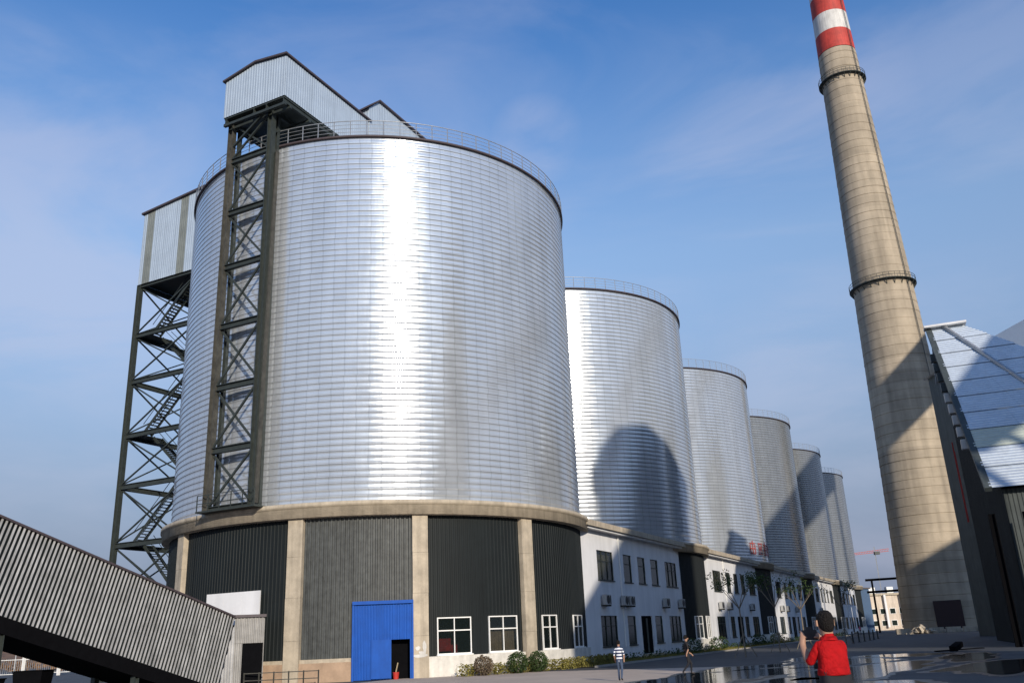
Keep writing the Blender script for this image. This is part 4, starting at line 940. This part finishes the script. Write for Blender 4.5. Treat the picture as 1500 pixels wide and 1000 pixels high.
M_jean = mat('blue_jeans', (.05, .075, .13), .85, var=.2, scale=12); M_trous = mat('dark_trousers', (.010, .010, .014), .85, var=.2, scale=10)
M_shoe = mat('dark_shoe', (.025, .02, .02), .6); M_tee = mat('black_shirt', (.014, .011, .012), .85, var=.2, scale=8); M_redsh = mat('red_polo_shirt', (.36, .004, .006), .85, var=.2, scale=9, bump=1.0, bscale=11, spec=.2)
def stripes():
    m = bpy.data.materials.new('striped_shirt'); m.use_nodes = True; t = m.node_tree; n = t.nodes; b = n['Principled BSDF']; b.inputs['Roughness'].default_value = .85
    g_ = n.new('ShaderNodeTexCoord'); s_ = n.new('ShaderNodeSeparateXYZ'); k = n.new('ShaderNodeMath'); k.operation = 'MULTIPLY'; k.inputs[1].default_value = 46
    q = n.new('ShaderNodeMath'); q.operation = 'SINE'; r_ = n.new('ShaderNodeValToRGB'); r_.color_ramp.interpolation = 'CONSTANT'; r_.color_ramp.elements[0].color = (.02, .03, .09, 1); r_.color_ramp.elements[1].position = .5; r_.color_ramp.elements[1].color = (.72, .74, .78, 1)
    t.links.new(g_.outputs['Object'], s_.inputs[0]); t.links.new(s_.outputs[2], k.inputs[0]); t.links.new(k.outputs[0], q.inputs[0])
    a = n.new('ShaderNodeMath'); a.operation = 'MULTIPLY_ADD'; a.inputs[1].default_value = .5; a.inputs[2].default_value = .5; t.links.new(q.outputs[0], a.inputs[0]); t.links.new(a.outputs[0], r_.inputs[0]); t.links.new(r_.outputs[0], b.inputs['Base Color']); return m
M_stripe = stripes()
def walker(loc, yaw, lab, shirt, trous, stride=.18, arm=.12, h=1.70, armbend=.1, long_sleeve=False):
    root = thing('person', lab, 'person', loc); root.rotation_euler = (0, 0, yaw); k = h/1.7
    # local: facing +Y
    J = [((0, 0, .93), (.135, .10)), ((0, .01, 1.10), (.13, .095)), ((0, .015, 1.28), (.155, .105)), ((0, 0, 1.42), (.085, .075)), ((0, .005, 1.48), (.05, .052)), ((0, .02, 1.56), (.072, .085)), ((0, .02, 1.64), (.078, .09)), ((0, .015, 1.69), (.045, .05)),
         ((-.17, 0, 1.385), .055), ((-.22, -arm*.4, 1.12), .042), ((-.23, arm*.3+armbend, .90), .030), ((-.225, arm*.5+armbend+.03, .80), .034),
         ((.17, 0, 1.385), .055), ((.22, arm*.1, 1.12), .042), ((.235, -arm+armbend*.5, .90), .030), ((.23, -arm+armbend*.5, .80), .034),
         ((-.085, 0, .84), .085), ((-.09, stride*.55, .50), .058), ((-.09, stride*.5-.02, .10), .040), ((-.095, stride*.5+.14, .045), .038),
         ((.085, 0, .84), .085), ((.09, stride*.05, .50), .058), ((.09, -stride*.9, .13), .040), ((.095, -stride*.9+.13, .055), .038)]
    E_ = [(0, 1), (1, 2), (2, 3), (3, 4), (4, 5), (5, 6), (6, 7), (2, 8), (8, 9), (9, 10), (10, 11), (2, 12), (12, 13), (13, 14), (14, 15), (0, 16), (16, 17), (17, 18), (18, 19), (0, 20), (20, 21), (21, 22), (22, 23)]
    sl_ = 1 if long_sleeve else 0
    EM = [1, 1, 1, 0, 0, 0, 0, 1, 1, sl_, 0, 1, 1, sl_, 0, 2, 2, 2, 3, 2, 2, 2, 3]
    J = [(tuple(c*k for c in p), (tuple(q*k for q in r) if isinstance(r, tuple) else r*k)) for p, r in J]
    skin_body('body', J, E_, root, [M_skin, shirt, trous, M_shoe], EM)
    hm2 = MB(); c = Vector((0, .008, 1.645))*k; hm2.lathe((0, 0), [(.001, .125*k), (.05*k, .112*k), (.085*k, .07*k), (.096*k, .02*k), (.09*k, -.03*k), (.07*k, -.06*k)], 16)
    hm2.v = [Vector((v.x*.92, v.y*1.08-.012*k, v.z))+c for v in hm2.v]
    o_ = _b(hm2, 'hair', M_hair, None, False, (0, 0, 0)); o_.parent = root
    fm = MB(); fm.box(Vector((0, .112, 1.60))*k, (.012*k, 0, 0), (0, .016*k, 0), (0, 0, .022*k)); o2 = _b(fm, 'nose', M_skin, None, False, (0, 0, 0)); o2.parent = root
    return root
walker((4.25, 42.7, 0), rad(-18), 'person in navy and white striped shirt and jeans, walking away', M_stripe, M_jean, .22, .16)
walker((7.9, 45.9, 0), rad(-85), 'person in black shirt and dark trousers, walking right', M_tee, M_trous, .34, .2, armbend=.22, h=1.78)
walker((65.2, 181, 0), rad(180), 'tiny far person in pink top near the farthest silo', mat('pink_top', (.4, .06, .16), .8), M_trous, .1)
# photographer in red
ph = thing('person', 'person in red shirt from behind, raising a black camera', 'person', (3.16, 9.7, .44))
ph.rotation_euler = (0, 0, rad(8))
J = [((0, 0, .95), (.145, .115)), ((0, .0, 1.09), (.142, .12)), ((0, .01, 1.28), (.142, .115)), ((0, .01, 1.40), (.085, .08)), ((0, .025, 1.455), (.056, .056)), ((0, .045, 1.54), (.078, .092)), ((0, .045, 1.63), (.083, .098)), ((0, .04, 1.69), (.05, .055)),
     ((-.135, .01, 1.365), (.060, .062)), ((-.205, .10, 1.185), (.048, .050)), ((-.18, .27, 1.36), (.034, .034)), ((-.150, .30, 1.47), (.036, .036)),
     ((.135, .01, 1.365), (.060, .062)), ((.185, .15, 1.20), (.048, .050)), ((.10, .30, 1.40), (.034, .034)), ((.03, .31, 1.48), (.036, .036)),
     ((-.085, 0, .86), .095), ((-.10, .02, .50), .066), ((-.12, -.01, .10), .045), ((-.14, .14, .045), .042),
     ((.085, 0, .86), .095), ((.10, .02, .50), .066), ((.12, -.01, .10), .045), ((.14, .14, .045), .042)]
E_ = [(0, 1), (1, 2), (2, 3), (3, 4), (4, 5), (5, 6), (6, 7), (2, 8), (8, 9), (9, 10), (10, 11), (2, 12), (12, 13), (13, 14), (14, 15), (0, 16), (16, 17), (17, 18), (18, 19), (0, 20), (20, 21), (21, 22), (22, 23)]
EM = [2, 1, 1, 0, 0, 0, 0, 1, 1, 0, 0, 1, 1, 0, 0, 2, 2, 2, 3, 2, 2, 2, 3]
base_n = len(J)
for hnd, x0, sg in ((11, -.155, 1), (15, .03, -1)):   # fingers curl over the camera body
    for q in range(4):
        z = 1.505-q*.022; L_ = (.05, .055, .052, .042)[q]; b_ = len(J)
        J += [((x0+sg*.015, .335, z), .011), ((x0+sg*.015, .335+L_*.6, z+.004), .010), ((x0+sg*.035, .335+L_, z), .008)]; E_ += [(hnd, b_), (b_, b_+1), (b_+1, b_+2)]; EM += [0, 0, 0]
    b_ = len(J); J += [((x0+sg*.02, .29, 1.45), .012), ((x0+sg*.055, .30, 1.445), .009)]; E_ += [(hnd, b_), (b_, b_+1)]; EM += [0, 0]
skin_body('body', J, E_, ph, [M_skin, M_redsh, M_trous, M_shoe], EM, 3, 0, 1.11)
hm2 = MB(); hm2.lathe((0, 0), [(.001, .100), (.045, .092), (.075, .064), (.092, .015), (.091, -.03), (.080, -.075), (.058, -.115), (.045, -.125)], 24)
hm2.v = [Vector((v.x*.92, v.y*1.08-.014+(.045 if v.z > -.05 else .03), v.z+1.615)) for v in hm2.v]
o_ = _b(hm2, 'hair', M_hair, None, False, (0, 0, 0)); o_.parent = ph
for k in (-1, 1):
    em = MB(); em.box((k*.093, .05, 1.585), (.008, 0, 0), (0, .018, 0), (0, 0, .03)); o_ = _b(em, 'ear', M_skin, None, False, (0, 0, 0)); o_.parent = ph
cl_ = MB(); cl_.lathe((0, 0.022), [(.095, 1.415), (.078, 1.452), (.072, 1.447), (.072, 1.415)], 20); o_ = _b(cl_, 'collar', M_redsh, None, False, (0, 0, 0)); o_.parent = ph
hm3 = MB(); hm3.lathe((0, 0), [(.158, 1.075), (.168, 1.08), (.162, 1.14), (.150, 1.15)], 32)
hm3.v = [Vector((v.x, v.y*.84+.004, v.z)) for v in hm3.v]
o_ = _b(hm3, 'shirt_hem', M_redsh, None, False, (0, 0, 0)); o_.parent = ph
cmr = thing('camera_body', 'black camera with lens held up by the red-shirted person', 'camera', (3.16-.085, 9.7+.33, .41+1.53))
p = Vector((3.16-.10, 9.7+.34, .41+1.50)); m = MB(); m.box(p, (.078, 0, 0), (0, .035, 0), (0, 0, .052)); m.box(p+Z3*.066, (.03, 0, 0), (0, .03, 0), (0, 0, .018)); m.build('body_shell', M_acg, cmr)
m = MB(); m.tube(p+Vector((0, .036, 0)), p+Vector((0, .15, 0)), .038, .042, 16); m.build('lens', M_acg, cmr)
